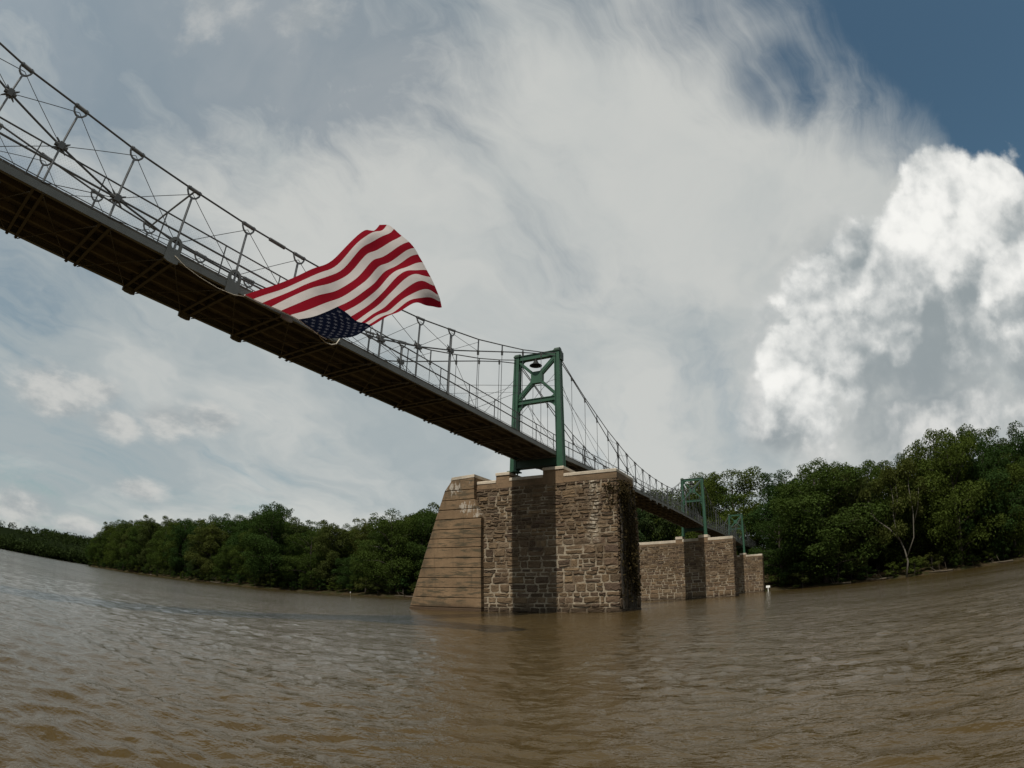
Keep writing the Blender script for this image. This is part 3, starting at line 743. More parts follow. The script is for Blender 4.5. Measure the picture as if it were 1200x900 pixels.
def tower(label, x, zbase, group):
    g0 = GRADE * (x - T1); t = empty('bridge_tower', (x, (YA + YB) / 2, zbase + g0 * 0), label, 'tower', group)
    inv = Matrix.Translation(t.location).inverted()
    def p(name, mb, mats=GREEN): return link(name, mb.mesh(name, mats), t, mat4=inv @ Matrix.Translation((x, 0, 0)))
    Z = lambda z: z + g0
    for y, inn in ((YA, 1), (YB, -1)):
        b = MB(); yt = y + inn * 0.14
        for dx_, dep, wd in ((0, 0.26, 0.30), (-0.17, 0.05, 0.36), (0.17, 0.05, 0.36)):
            b.bar((dx_, y, zbase), (dx_, yt, Z(13.52)), wd, dep, (1, 0, 0), wid2=wd * 0.82)
        b.box((-0.3, y - 0.28, zbase), (0.3, y + 0.28, zbase + 0.06))
        p('leg', b)
        b = MB(); b.box((-0.24, yt - 0.17, Z(13.50)), (0.24, yt + 0.17, Z(13.58)))
        b.prism([(-0.22, Z(13.58)), (0.22, Z(13.58)), (0.16, Z(13.69)), (0.06, Z(13.74)), (-0.06, Z(13.74)), (-0.16, Z(13.69))], 1, yt - 0.14, yt + 0.14)
        b.box((-0.05, yt - 0.2, Z(13.05)), (0.30, yt + 0.16, Z(13.5)))
        p('cable_saddle', b, GREEN_DARK)
    ya, yb = YA + 0.26, YB - 0.26
    b = MB(); b.box((-0.10, ya - 0.06, Z(13.32)), (0.10, yb + 0.06, Z(13.56))); b.box((-0.15, ya - 0.05, Z(13.56)), (0.15, yb + 0.05, Z(13.59))); b.box((-0.15, ya - 0.05, Z(13.29)), (0.15, yb + 0.05, Z(13.32)))
    fillet(b, ya, Z(13.30), 1, -1, 0.55, -0.05, 0.05); fillet(b, yb, Z(13.30), -1, -1, 0.55, -0.05, 0.05)
    p('top_beam', b)
    b = MB(); b.box((-0.10, YA + 0.1, Z(10.82)), (0.10, YB - 0.1, Z(11.00))); b.box((-0.14, YA + 0.1, Z(11.0)), (0.14, YB - 0.1, Z(11.03))); b.box((-0.14, YA + 0.1, Z(10.79)), (0.14, YB - 0.1, Z(10.82)))
    fillet(b, YA + 0.17, Z(10.80), 1, -1, 0.75, -0.06, 0.06); fillet(b, YB - 0.17, Z(10.80), -1, -1, 0.75, -0.06, 0.06)
    fillet(b, YA + 0.20, Z(11.02), 1, 1, 0.50, -0.07, 0.07); fillet(b, YB - 0.20, Z(11.02), -1, 1, 0.42, -0.07, 0.07)
    p('portal_beam', b)
    cy, cz = 12.99, Z(12.22)
    for (y0, z0, wd) in ((ya, Z(13.25), 0.25), (yb, Z(13.22), 0.16), (YA + 0.2, Z(11.1), 0.16), (YB - 0.2, Z(11.1), 0.25)):
        b = MB(); b.bar((0, y0, z0), (0, cy, cz), wd, 0.16); b.bar((-0.09, y0, z0), (-0.09, cy, cz), wd * 0.5, 0.03)
        p('diagonal_brace', b)
    b = MB(); r_ = 0.33
    b.prism([(cy - r_, cz - 0.24), (cy - 0.24, cz - r_), (cy + 0.24, cz - r_), (cy + r_, cz - 0.24), (cy + r_, cz + 0.24), (cy + 0.24, cz + r_), (cy - 0.24, cz + r_), (cy - r_, cz + 0.24)], 0, -0.115, 0.115)
    p('gusset_plate', b)
    b = MB(); b.box((-0.12, YA + 0.12, zbase + 0.02), (0.12, YB - 0.12, zd(x) - 0.10)) if False else None
    z0 = zd(x) - 0.42
    b.box((-0.16, YA + 0.15, z0), (0.16, YB - 0.15, zd(x) - 0.05)); b.box((-0.22, YA + 0.13, z0 - 0.03), (0.22, YB - 0.13, z0))
    fillet(b, YA + 0.18, z0 - 0.03, 1, -1, 0.30, -0.06, 0.06, 3); fillet(b, YB - 0.18, z0 - 0.03, -1, -1, 0.30, -0.06, 0.06, 3)
    p('deck_bearer', b, GREEN_DARK)
    return t


PIER_TOP = [7.18, 7.35, 7.40, 7.6]
TL = ['tall green steel tower with X bracing on the nearest stone pier', 'green steel tower on the second stone pier, tops among the trees', 'small green steel tower on the third stone pier',
      'farthest green tower, half hidden by trees at the end of the bridge']
for i, x in enumerate(TOWERS): tower(TL[i], x, PIER_TOP[i], 'green steel towers of the footbridge')


def lamp(label, x):
    g0 = GRADE * (x - T1); z = 13.30 + g0
    t = empty('hanging_lamp', (x - 0.13, 13.03, z), label, 'lamp', 'bell lamps under the tower beams')
    b = MB(); b.tube([(0, 0, 0.0), (0, 0, -0.16)], 0.03, 8); b.lathe([(0.0, -0.04), (0.06, -0.05), (0.07, -0.10), (0.05, -0.14), (0.0, -0.15)], 12); link('stem', b.mesh('stem', LAMP), t)
    b = MB(); b.lathe([(0.04, -0.12), (0.10, -0.15), (0.125, -0.22), (0.16, -0.29), (0.24, -0.36), (0.325, -0.41), (0.34, -0.44), (0.325, -0.445), (0.23, -0.375), (0.14, -0.30), (0.10, -0.22), (0.04, -0.16)], 22)
    shade = link('lamp_shade', b.mesh('lamp_shade', LAMP, True), t)
    b = MB(); b.lathe([(0.0, -0.22), (0.06, -0.25), (0.085, -0.33), (0.06, -0.40), (0.0, -0.42)], 12); link('bulb_globe', b.mesh('bulb_globe', LAMP, True), shade)


lamp('black bell shaped lamp under the top beam of the nearest tower', TOWERS[0])
lamp('black bell shaped lamp under the top beam of the second tower', TOWERS[1])

# ------------------------------------------------------------------ stone piers
def stone_variant(seed):
    r_ = random.Random(seed)
    cut = [r_.uniform(0.04, 0.20) for _ in range(4)]; j = lambda k=0.035: r_.uniform(-k, k)
    base = [(-0.5 + cut[0], -0.5 + j()), (j(0.1), -0.5 + abs(j(0.05))), (0.5 - cut[1], -0.5 + j()), (0.5 + j(), -0.5 + cut[1]), (0.5 - abs(j(0.05)), j(0.15)), (0.5 + j(), 0.5 - cut[2]),
            (0.5 - cut[2], 0.5 + j()), (j(0.1), 0.5 - abs(j(0.07))), (-0.5 + cut[3], 0.5 + j()), (-0.5 + j(), 0.5 - cut[3]), (-0.5 + abs(j(0.05)), j(0.15)), (-0.5 + j(), -0.5 + cut[0])]
    n = len(base); V = []; tx, ty = r_.uniform(-0.35, 0.35), r_.uniform(-0.35, 0.35)
    for sc_, d in ((1.0, 0.8), (0.985, -0.25), (0.84, -0.75)):
        for y, z in base:
            if d < -0.5: V.append((d + r_.uniform(-0.28, 0.28) + tx * y + ty * z, y * (sc_ + r_.uniform(-.06, .04)), z * (sc_ + r_.uniform(-.08, .04))))
            else: V.append((d + (r_.uniform(-0.15, 0.1) if d < 0 else 0), y * sc_, z * sc_))
    V.append((-0.85 + r_.uniform(-0.25, 0.25), r_.uniform(-.15, .15), r_.uniform(-.15, .15)))
    F = []
    for a in (0, n):
        for i in range(n): F.append((a + i, a + (i + 1) % n, a + n + (i + 1) % n, a + n + i))
    for i in range(n): F.append((2 * n + i, 2 * n + (i + 1) % n, 3 * n))
    return V, F


VARIANTS = [stone_variant(s) for s in range(26)]
STONE_ME = []
for V, F in VARIANTS:
    b = MB(); b.add(V, F); STONE_ME.append(b.mesh('stone', STONE, fix=True))


def rubble(w, z0, z1, rnd, fine_from=3.4, k=1.0):
    """uneven coursed rubble: list of (u0, u1, z0, z1)"""
    out = []; z = z0
    while z < z1 - 0.05:
        big = z < fine_from
        h = rnd.choice((0.2, 0.3, 0.38, 0.5)) * rnd.uniform(0.85, 1.15) * k if big else rnd.uniform(0.12, 0.27) * k
        if z + h > z1 - 0.10: h = z1 - z
        u = -rnd.uniform(0, 0.2)
        while u < w:
            l = (rnd.uniform(0.34, 0.95) if big else rnd.uniform(0.26, 0.82)) * k
            if rnd.random() < 0.15: l *= 0.55
            a, c_ = max(0.0, u), min(w, u + l)
            if w - c_ < 0.14: c_ = w
            if c_ - a > 0.08:
                if h > 0.34 * k and rnd.random() < 0.38:
                    m_ = z + h * rnd.uniform(0.35, 0.65)
                    if rnd.random() < 0.4 and c_ - a > 0.5:
                        mu = a + (c_ - a) * rnd.uniform(0.4, 0.6); out += [(a, c_, z, m_), (a, mu, m_, z + h), (mu, c_, m_, z + h)]
                    else: out += [(a, c_, z, m_), (a, c_, m_, z + h)]
                else: out.append((a, c_, z, z + h))
            u = c_ if c_ == w else u + l
        z += h
    return out


def stone_matrix(origin, rotz, s, rnd, gap, proud):
    a, c_, z0, z1 = s
    w, h = (c_ - a) - gap * rnd.uniform(0.5, 1.6), (z1 - z0) - gap * rnd.uniform(0.4, 1.3)
    return Matrix.Translation(origin) @ Matrix.Rotation(rotz, 4, 'Z') @ Matrix.Translation((0, (a + c_) / 2, (z0 + z1) / 2 + rnd.uniform(-.008, .008))) @ Matrix.Rotation(rnd.uniform(-.03, .03), 4, 'X') @ Matrix.Diagonal((proud * rnd.uniform(0.6, 1.5), w, h, 1))


def add_stone(b, M, vi):
    V, F = VARIANTS[vi]; b.add([M @ Vector(p) for p in V], F)


def pier(idx, label, x0, y0, y1, ztop, singles, nose, back):
    rnd = random.Random(50 + idx)
    t = empty('stone_pier', (x0, (y0 + y1) / 2, 0), label, 'bridge pier', 'stone piers of the footbridge')
    inv = Matrix.Translation(t.location).inverted()
    def put(name, me, m4=Matrix()): return link(name, me, t, mat4=inv @ m4)
    zc = ztop - 0.45                                   # top of the rubble
    # mortar core, battered at the back
    b = MB(); prof = [(x0 - 0.014, -1.5), (x0 + back + 0.1, -1.5), (x0 + back, 0), (x0 + back - 0.25, 4.8), (x0 + back - 0.9, zc), (x0 - 0.014, zc)]
    b.prism(prof, 1, y0 + 0.03, y1 - 0.03); put('mortar_core', b.mesh('mortar_core', MORTAR))
    stones = rubble(y1 - y0, -0.55, zc, rnd, 3.3, 1.0 if singles else 1.25)
    stones.sort(key=lambda s: -(s[1] - s[0]) * (s[3] - s[2]))
    rest = MB()
    ww = y1 - y0
    stones = [(a - (rnd.uniform(-0.02, 0.06) if a < 1e-6 else 0), c_ + (rnd.uniform(-0.02, 0.06) if c_ > ww - 1e-6 else 0), p_, q_) for a, c_, p_, q_ in stones]
    for i, s in enumerate(stones):
        M = stone_matrix((x0, y0, 0), 0, s, rnd, 0.048, 0.055); vi = rnd.randrange(len(VARIANTS))
        if i < singles: put('stone', STONE_ME[vi], M)
        else: add_stone(rest, M, vi)
    # the two ends and the back
    bx = lambda z: back - 0.05 * max(0, z) - (0.65 * (z - 4.8) / max(0.1, zc - 4.8) if z > 4.8 else 0)
    for s in rubble(back, -0.55, zc, rnd, 2.2, 1.15):
        if s[1] > bx(s[3]) - 0.02: s = (s[0], bx(s[3]) - 0.02, s[2], s[3])
        if s[1] - s[0] < 0.1: continue
        add_stone(rest, stone_matrix((x0, y0, 0), math.pi / 2, (-s[1], -s[0], s[2], s[3]), rnd, 0.05, 0.06), rnd.randrange(len(VARIANTS)))
        if not nose: add_stone(rest, stone_matrix((x0, y1, 0), -math.pi / 2, s, rnd, 0.05, 0.06), rnd.randrange(len(VARIANTS)))
    tag(put('small_stonework', rest.mesh('small_stonework', STONE, fix=True)), kind='stuff')
    # concrete coping, stepped up under the tower legs
    xb = x0 + back - 0.9
    steps = [(y0 - 0.02, 11.38, ztop, xb), (11.38, 12.50, ztop + 0.38, xb - 0.75), (12.50, 14.40, ztop + 0.03, xb), (14.40, 15.19, ztop + 0.35, xb - 0.75), (15.19, y1 - (0.02 if nose else -0.02), ztop - 0.02, xb)]
    for i, (a, c_, z, xe) in enumerate(steps):
        b = MB(); b.box((x0 - 0.03, a + 0.002, zc - (0.02 if i % 2 else 0.0)), (xe, c_ - 0.002, z - 0.15)); blk = put('coping_block', b.mesh('coping_block', CONC_CAP))
        th = 0.15 if nose else 0.30
        e = 0.02 if i % 2 else 0.0
        b = MB(); lo, hi = (x0 - 0.055 - e, a + 0.003 - e, z - th), (xe + 0.03, c_ - 0.003 + e, z)
        c2 = 0.025
        V = [(lo[0], lo[1], lo[2]), (hi[0], lo[1], lo[2]), (hi[0], hi[1], lo[2]), (lo[0], hi[1], lo[2]), (lo[0], lo[1], hi[2] - c2), (hi[0], lo[1], hi[2] - c2), (hi[0], hi[1], hi[2] - c2), (lo[0], hi[1], hi[2] - c2),
             (lo[0] + c2, lo[1] + c2, hi[2]), (hi[0] - c2, lo[1] + c2, hi[2]), (hi[0] - c2, hi[1] - c2, hi[2]), (lo[0] + c2, hi[1] - c2, hi[2])]
        b.add(V, [(0, 3, 2, 1), (8, 9, 10, 11)] + [(k, (k + 1) % 4, 4 + (k + 1) % 4, 4 + k) for k in range(4)] + [(4 + k, 4 + (k + 1) % 4, 8 + (k + 1) % 4, 8 + k) for k in range(4)])
        link('coping_edge', b.mesh('coping_edge', COPING), blk)
    # ragged footing that shows at the water
    b = MB(); y = y0 - 0.1
    while y < y1:
        l = rnd.uniform(0.5, 1.3); M = Matrix.Translation((x0 - 0.02, min(y + l / 2, y1), rnd.uniform(-0.18, -0.02))) @ Matrix.Diagonal((rnd.uniform(0.12, 0.26), l * 0.95, rnd.uniform(0.2, 0.42), 1))
        add_stone(b, M, rnd.randrange(len(VARIANTS))); y += l
    tag(put('footing_stones', b.mesh('footing_stones', STONE)), kind='stuff')
    if nose:                                            # concrete cutwater cast in boards
        xf = x0 - 0.33
        def plan(z, inset=0.0):
            rgt = 15.90 if z < 4.85 else 15.90 + 0.45 * min(1.0, (z - 4.85) / 1.1)
            lft = 20.52 - 0.365 * max(z, -1); i = inset
            tip = max(0.0, (z - 6.5) / 0.6) * 0.25 if z > 6.5 else 0.0
            return [(xf + i, rgt + i), (xf + i, lft - i - tip), (xf + 0.42 + i, lft + 0.34 - i - tip), (xf + 2.0, lft + 0.62 - i - tip), (xf + 3.1 - i, lft + 0.1 - i), (xf + 3.1 - i, rgt + i)]
        levels = [-1.2, 0.18, 0.70, 1.22, 1.74, 2.27, 2.79, 3.34, 3.82, 4.31, 4.84, 5.35, 5.86, 6.38, 7.02]
        for z0, z1 in zip(levels[:-1], levels[1:]):
            top = z1 > 7
            g_ = 0.014; ring = [(z0 + g_, 0.02), (z0 + g_ + 0.02, 0.0), (z1 - g_ - 0.02, 0.0), (z1 - g_, 0.02)]
            V = []; F = []
            dx_ = rnd.uniform(-0.008, 0.008)
            for z, ins in ring:
                for x, y in plan(z, ins): V.append((x + dx_, y, z if not top or z < z1 - 0.06 else z - 0.10 * (y - 16.4) / 2.0))
            for r_ in range(3):
                for k in range(6): F.append((r_ * 6 + k, r_ * 6 + (k + 1) % 6, (r_ + 1) * 6 + (k + 1) % 6, (r_ + 1) * 6 + k))
            F += [tuple(range(5, -1, -1)), tuple(range(18, 24))]
            b = MB(); b.add(V, F); put('concrete_course', b.mesh('concrete_course', CONC))
        V = []
        for z in (-1.2, 6.95): V += [(x, y, z) for x, y in plan(z, 0.07)]
        b = MB(); b.add(V, [tuple(range(5, -1, -1)), tuple(range(6, 12))] + [(k, (k + 1) % 6, 6 + (k + 1) % 6, 6 + k) for k in range(6)]); put('nose_core', b.mesh('nose_core', CORE))
        V = []
        for dz_, ins in ((0.0, -0.02), (0.15, -0.02), (0.17, 0.03)):
            for x, y in plan(7.03, ins): V.append((x, y, 7.01 + dz_ - 0.10 * (y - 16.4) / 2.0))
        F = [tuple(range(5, -1, -1)), tuple(range(12, 18))] + [(r_ * 6 + k, r_ * 6 + (k + 1) % 6, r_ * 6 + 6 + (k + 1) % 6, r_ * 6 + 6 + k) for r_ in (0, 1) for k in range(6)]
        b = MB(); b.add(V, F); put('nose_coping', b.mesh('nose_coping', COPING))
    return t


pier(0, 'nearest stone pier with a sloping brown concrete cutwater on its left', 26.72, 8.66, 16.40, 6.83, 290, True, 3.6)
pier(1, 'second stone pier, rubble walled, behind the nearest one', T1 + SPAN - 0.33, 8.48, 20.0, 6.98, 0, False, 3.4)
pier(2, 'third stone pier, small in the distance near the far bank', T1 + 2 * SPAN - 0.33, 8.35, 18.5, 7.0, 0, False, 3.4)
pier(3, 'stone abutment of the footbridge hidden among the far bank trees', T1 + 3 * SPAN - 0.33, 8.35, 18.5, 7.2, 0, False, 3.4)


# dead and living creeper on the shaded end of the nearest pier
def leaf_quads(P, size, r_, up_bias=0.3, normal=None):
    n = len(P); d = r_.normal(size=(n, 3)); d /= np.linalg.norm(d, axis=1)[:, None]
    nn = r_.normal(size=(n, 3))
    if normal is not None: nn = nn * 0.55 + normal
    nn[:, 2] += up_bias; nn /= np.linalg.norm(nn, axis=1)[:, None]
    a = np.cross(nn, d); a /= np.linalg.norm(a, axis=1)[:, None]; c = np.cross(nn, a)
    s = (size * r_.uniform(0.6, 1.35, n))[:, None]
    V = np.stack([P - a * s * 0.55, P + c * s * 0.30, P + a * s * 0.6, P - c * s * 0.30], 1).reshape(-1, 3)
    F = np.arange(n * 4).reshape(n, 4); return V, F


def fast_mesh(name, V, F, mat):
    me = bpy.data.meshes.new(name); me.vertices.add(len(V)); me.vertices.foreach_set('co', np.ascontiguousarray(V, np.float32).ravel())
    me.loops.add(F.size); me.loops.foreach_set('vertex_index', F.ravel().astype(np.int32)); me.polygons.add(len(F))
    me.polygons.foreach_set('loop_start', np.arange(0, F.size, F.shape[1], dtype=np.int32)); me.polygons.foreach_set('loop_total', np.full(len(F), F.shape[1], np.int32))
    me.materials.append(mat); me.update(); return me


rv = np.random.default_rng(21)
vine = empty('creeper', (28.0, 8.6, 0), 'brown and olive creeper hanging down the shaded right end of the nearest pier', 'creeper')
vi = Matrix.Translation(vine.location).inverted()
P = []
for i in range(46):
    x = 26.75 + 2.6 * rv.random() ** 0.8; z1 = rv.uniform(4.0, 6.6); z0 = rv.uniform(0.3, 3.5); n = int((z1 - z0) * 13)
    zz = rv.uniform(z0, z1, n); P.append(np.stack([x + 0.09 * np.sin(zz * 2.1 + i) + rv.normal(0, 0.07, n), 8.60 - np.abs(rv.normal(0, 0.07, n)), zz], -1))
for (x, y, z, sx, sz, n) in ((27.2, 8.55, 5.6, 0.5, 0.5, 420), (28.3, 8.5, 2.5, 0.35, 0.75, 520), (26.64, 8.95, 5.9, 0.03, 0.25, 70), (26.64, 8.85, 5.2, 0.03, 0.3, 40), (28.8, 8.5, 1.3, 0.3, 0.5, 200)):
    P.append(np.stack([rv.normal(x, sx * 0.6, n) if sx > 0.1 else x - np.abs(rv.normal(0, 0.05, n)), y - np.abs(rv.normal(0, 0.12, n)) if sx > 0.1 else rv.normal(y, 0.2, n), rv.normal(z, sz * 0.6, n)], -1))
P = np.concatenate(P); V, F = leaf_quads(P, 0.13, rv, 0.2, np.array([-0.3, -1.0, 0.2]))
link('creeper_leaves', fast_mesh('creeper_leaves', V, F, LEAF_VINE), vine, mat4=vi)
b = MB()
for i in range(26):
    x = 26.8 + 2.4 * rv.random(); z1 = rv.uniform(4.5, 6.5)
    b.tube([(x + 0.12 * math.sin(z * 1.7 + i), 8.585 - 0.02 * (i % 3), z) for z in np.linspace(0.15, z1, 9)], 0.016, 5)
link('creeper_stems', b.mesh('creeper_stems', BARK), vine, mat4=vi)

# ------------------------------------------------------------------ flag hung from the deck edge, blown out towards the river


def cloth(name, colour, trans):
    m, g, p, out = material(name)
    tc = g.new('ShaderNodeUVMap').outputs[0] if False else g.new('ShaderNodeNewGeometry').outputs['Position']
    c = g.v('SCALE', colour, scale=g.m('MULTIPLY_ADD', g.noise(tc, 3.0, 4.0, 0.6), 0.24, 0.88))
    d = g.new('ShaderNodeBsdfDiffuse'); g.put(d.inputs[0], c); tr = g.new('ShaderNodeBsdfTranslucent'); g.put(tr.inputs[0], c)
    ms = g.new('ShaderNodeMixShader'); ms.inputs[0].default_value = trans
    g.l.new(d.outputs[0], ms.inputs[1]); g.l.new(tr.outputs[0], ms.inputs[2]); g.l.new(ms.outputs[0], out.inputs[0]); return m


def canton_cloth():
    m, g, p, out = material('flag_canton_print')
    uv = g.new('ShaderNodeUVMap').outputs[0]; ux, uy, _ = g.xyz(uv)[0:3]
    X_, Y_ = g.m('MULTIPLY', ux, 12.0), g.m('MULTIPLY', uy, 10.0); f = 0.0
    Rr, rr_ = 0.098, 0.098 * 0.40; c36, s36 = math.cos(math.pi / 5), math.sin(math.pi / 5)
    for o in (0.0, 1.0):
        lx = g.m('MULTIPLY', g.m('SUBTRACT', g.m('FLOORED_MODULO', g.m('ADD', X_, o), 2.0), 1.0), 0.187)
        ly = g.m('MULTIPLY', g.m('SUBTRACT', g.m('FLOORED_MODULO', g.m('ADD', Y_, o), 2.0), 1.0), 0.170)
        rho = g.m('SQRT', g.m('ADD', g.m('MULTIPLY', lx, lx), g.m('MULTIPLY', ly, ly)))
        a = g.m('ABSOLUTE', g.m('SUBTRACT', g.m('FLOORED_MODULO', g.m('ADD', g.m('ARCTAN2', ly, lx), math.pi / 5 + 2 * math.pi), 2 * math.pi / 5), math.pi / 5))
        v = g.m('MULTIPLY', rho, g.m('ADD', g.m('MULTIPLY', g.m('COSINE', a), rr_ * s36), g.m('MULTIPLY', g.m('SINE', a), Rr - rr_ * c36)))
        f = g.m('ADD', f, g.m('LESS_THAN', v, Rr * rr_ * s36))
    ins = g.m('MULTIPLY', g.m('LESS_THAN', g.m('ABSOLUTE', g.m('SUBTRACT', X_, 6.0)), 5.6), g.m('LESS_THAN', g.m('ABSOLUTE', g.m('SUBTRACT', Y_, 5.0)), 4.6))
    c = g.mix(g.m('MULTIPLY', f, ins), (0.0065, 0.0095, 0.024), (0.10, 0.105, 0.135))
    d = g.new('ShaderNodeBsdfDiffuse'); g.put(d.inputs[0], c); tr = g.new('ShaderNodeBsdfTranslucent'); g.put(tr.inputs[0], c)
    ms = g.new('ShaderNodeMixShader'); ms.inputs[0].default_value = 0.30
    g.l.new(d.outputs[0], ms.inputs[1]); g.l.new(tr.outputs[0], ms.inputs[2]); g.l.new(ms.outputs[0], out.inputs[0]); return m


FLAG_M = [cloth('flag_red', (0.27, 0.012, 0.024), 0.42), cloth('flag_white', (0.66, 0.62, 0.61), 0.42), cloth('flag_blue', (0.010, 0.016, 0.042), 0.25)]
FLAG_M[2] = canton_cloth()
FU = [0, .2, .4, .6, .8, 1.0]; FV = [k / 13 for k in (0, 1.4, 3, 6, 7.6, 9.5, 11.2, 13)]
FP = np.array([[[7.54, 11.75, 7.66], [7.66, 10.67, 7.66], [7.67, 9.59, 7.64], [7.53, 8.51, 7.6], [7.1, 7.43, 7.52], [6.61, 6.35, 7.14]] ,
               [[7.96, 11.75, 7.68], [7.99, 10.67, 7.66], [7.97, 9.59, 7.63], [7.78, 8.51, 7.53], [7.37, 7.43, 7.57], [6.97, 6.35, 7.3]] ,
               [[8.48, 11.75, 7.73], [8.35, 10.67, 7.68], [8.28, 9.59, 7.58], [8.06, 8.51, 7.45], [7.62, 7.43, 7.47], [7.27, 6.35, 7.21]] ,
               [[9.51, 11.75, 7.78], [9.33, 10.67, 7.56], [8.92, 9.59, 7.32], [8.75, 8.51, 7.35], [8.11, 7.43, 7.25], [7.68, 6.35, 6.99]] ,
               [[9.83, 11.75, 7.73], [9.7, 10.67, 7.54], [9.34, 9.59, 7.3], [9.02, 8.51, 7.27], [8.44, 7.43, 7.27], [8.07, 6.35, 6.92]] ,
               [[10.18, 11.75, 7.69], [10.08, 10.67, 7.51], [9.74, 9.59, 7.26], [9.29, 8.51, 7.17], [8.76, 7.43, 7.19], [8.44, 6.35, 6.91]] ,
               [[10.44, 11.75, 7.66], [10.33, 10.67, 7.45], [10.0, 9.59, 7.3], [9.55, 8.51, 7.2], [9.06, 7.43, 7.09], [8.69, 6.35, 6.7]] ,
               [[10.69, 11.75, 7.65], [10.59, 10.67, 7.43], [10.24, 9.59, 7.34], [9.81, 8.51, 7.26], [9.35, 7.43, 6.96], [8.8, 6.35, 6.39]] ,])


def herm(xs, pts, x):
    """smooth curve through points (Catmull-Rom on uneven knots)"""
    i = max(0, min(len(xs) - 2, sum(1 for a in xs[1:-1] if x >= a)))
    def tan(k):
        if k == 0: return (pts[1] - pts[0]) / (xs[1] - xs[0])
        if k == len(xs) - 1: return (pts[-1] - pts[-2]) / (xs[-1] - xs[-2])
        return (pts[k + 1] - pts[k - 1]) / (xs[k + 1] - xs[k - 1])
    h = xs[i + 1] - xs[i]; t = (x - xs[i]) / h
    return (2 * t**3 - 3 * t**2 + 1) * pts[i] + (t**3 - 2 * t**2 + t) * h * tan(i) + (-2 * t**3 + 3 * t**2) * pts[i + 1] + (t**3 - t**2) * h * tan(i + 1)


def flag_at(u, v):
    row = [herm(FU, FP[k], u) for k in range(len(FV))]
    p = herm(FV, np.array(row), v)
    fold = 0.07 * math.sin(17 * u + 6 * v + 1.0) * u + 0.05 * math.sin(20 * v + 7 * u + 1.2) * (0.08 + u) * (1.1 - u) + 0.045 * math.sin(31 * u - 9 * v) * u * u
    curl = max(0.0, u - 0.94) ** 2 * 14
    nrm = np.array([0.1, -0.25, 1.0]); nrm /= np.linalg.norm(nrm)
    return p + nrm * fold + np.array([0.05 * math.sin(13 * v + 3), curl * math.sin(9 * v + 0.5), curl * (1.2 * math.sin(7 * v + 1.0))]) * u**3


flag = empty('flag', (9.1, 11.75, 7.65), 'large red white and blue striped flag with stars blowing out from the bridge deck', 'flag')
fi = Matrix.Translation(flag.location).inverted()
NU, NV = 110, 78
grid = np.array([[flag_at(i / NU, j / NV) for j in range(NV + 1)] for i in range(NU + 1)])
parts = {0: [], 1: [], 2: []}
for i in range(NU):
    for j in range(NV):
        s_ = j * 13 // NV
        kind = 2 if (s_ >= 6 and i < 0.4 * NU) else (s_ % 2)
        parts[kind].append((i * (NV + 1) + j, (i + 1) * (NV + 1) + j, (i + 1) * (NV + 1) + j + 1, i * (NV + 1) + j + 1))
GV = grid.reshape(-1, 3)
def flag_piece(name, faces, mat):
    F = np.array(faces); used, inv_ = np.unique(F, return_inverse=True); me = fast_mesh(name, GV[used], inv_.reshape(F.shape), mat)
    me.polygons.foreach_set('use_smooth', [True] * len(me.polygons)); return link(name, me, flag, mat4=fi)
for s_ in range(13):
    fs = [f for kind in (0, 1) for f in parts[kind] if (f[0] % (NV + 1)) * 13 // NV == s_]
    flag_piece('red_stripe' if s_ % 2 == 0 else 'white_stripe', fs, FLAG_M[s_ % 2])
canton = flag_piece('blue_canton', parts[2], FLAG_M[2])
Fc = np.array(parts[2]); used = np.unique(Fc); iu_, jv_ = used // (NV + 1), used % (NV + 1)
uvp = np.stack([iu_ / NU / 0.4, (jv_ / NV - 6 / 13) / (7 / 13)], -1)
lay = canton.data.uv_layers.new(name='print'); vi_ = np.empty(len(canton.data.loops), np.int32); canton.data.loops.foreach_get('vertex_index', vi_)
lay.data.foreach_set('uv', uvp[vi_].astype(np.float32).ravel())
b = MB(); b.tube([tuple(flag_at(0, j / 24) + np.array([0, 0.01, 0])) for j in range(25)], 0.022, 6); link('heading_band', b.mesh('heading_band', FLAG_M[1]), flag, mat4=fi)

b = MB(); b.tube([(5.22, 11.79, 7.72), (5.6, 11.79, 7.60), (6.1, 11.79, 7.53), (6.7, 11.79, 7.50), (7.2, 11.79, 7.54), (7.54, 11.76, 7.62)], 0.009, 6)
tag(b.build('rope', ROPE, smooth=True), 'pale rope sagging along the deck edge to the top corner of the flag', 'rope')
b = MB(); b.tube([(10.22, 11.72, 7.70), (10.40, 11.70, 7.56), (10.62, 11.70, 7.50), (10.85, 11.70, 7.52), (11.05, 11.70, 7.62), (11.2, 11.74, 7.84)], 0.016, 6)
tag(b.build('rope', ROPE, smooth=True), 'short white rope loop under the blue corner of the flag', 'rope')

# ------------------------------------------------------------------ small things by the water
sg = empty('signboard', (109.5, 7.45, 0.15), 'small white sign on a post at the waterline beside the third pier', 'sign')
b = MB(); b.box((-0.03, -0.36, 0.55), (0.03, 0.36, 0.95)); link('sign_panel', b.mesh('sign_panel', WHITE), sg)
b = MB(); b.tube([(0.05, 0, -0.8), (0.05, 0, 0.9)], 0.07, 8); link('sign_post', b.mesh('sign_post', WHITE), sg)
b = MB(); b.tube([(0, 0, -0.5), (0, 0, 0.55), (0.02, 0, 0.62)], [0.09, 0.085, 0.03], 8)
o = b.build('marker_stake', WHITE); o.location = (118.5, 112.5, 0.2); tag(o, 'tiny white stake at the water edge of the left bank', 'stake')

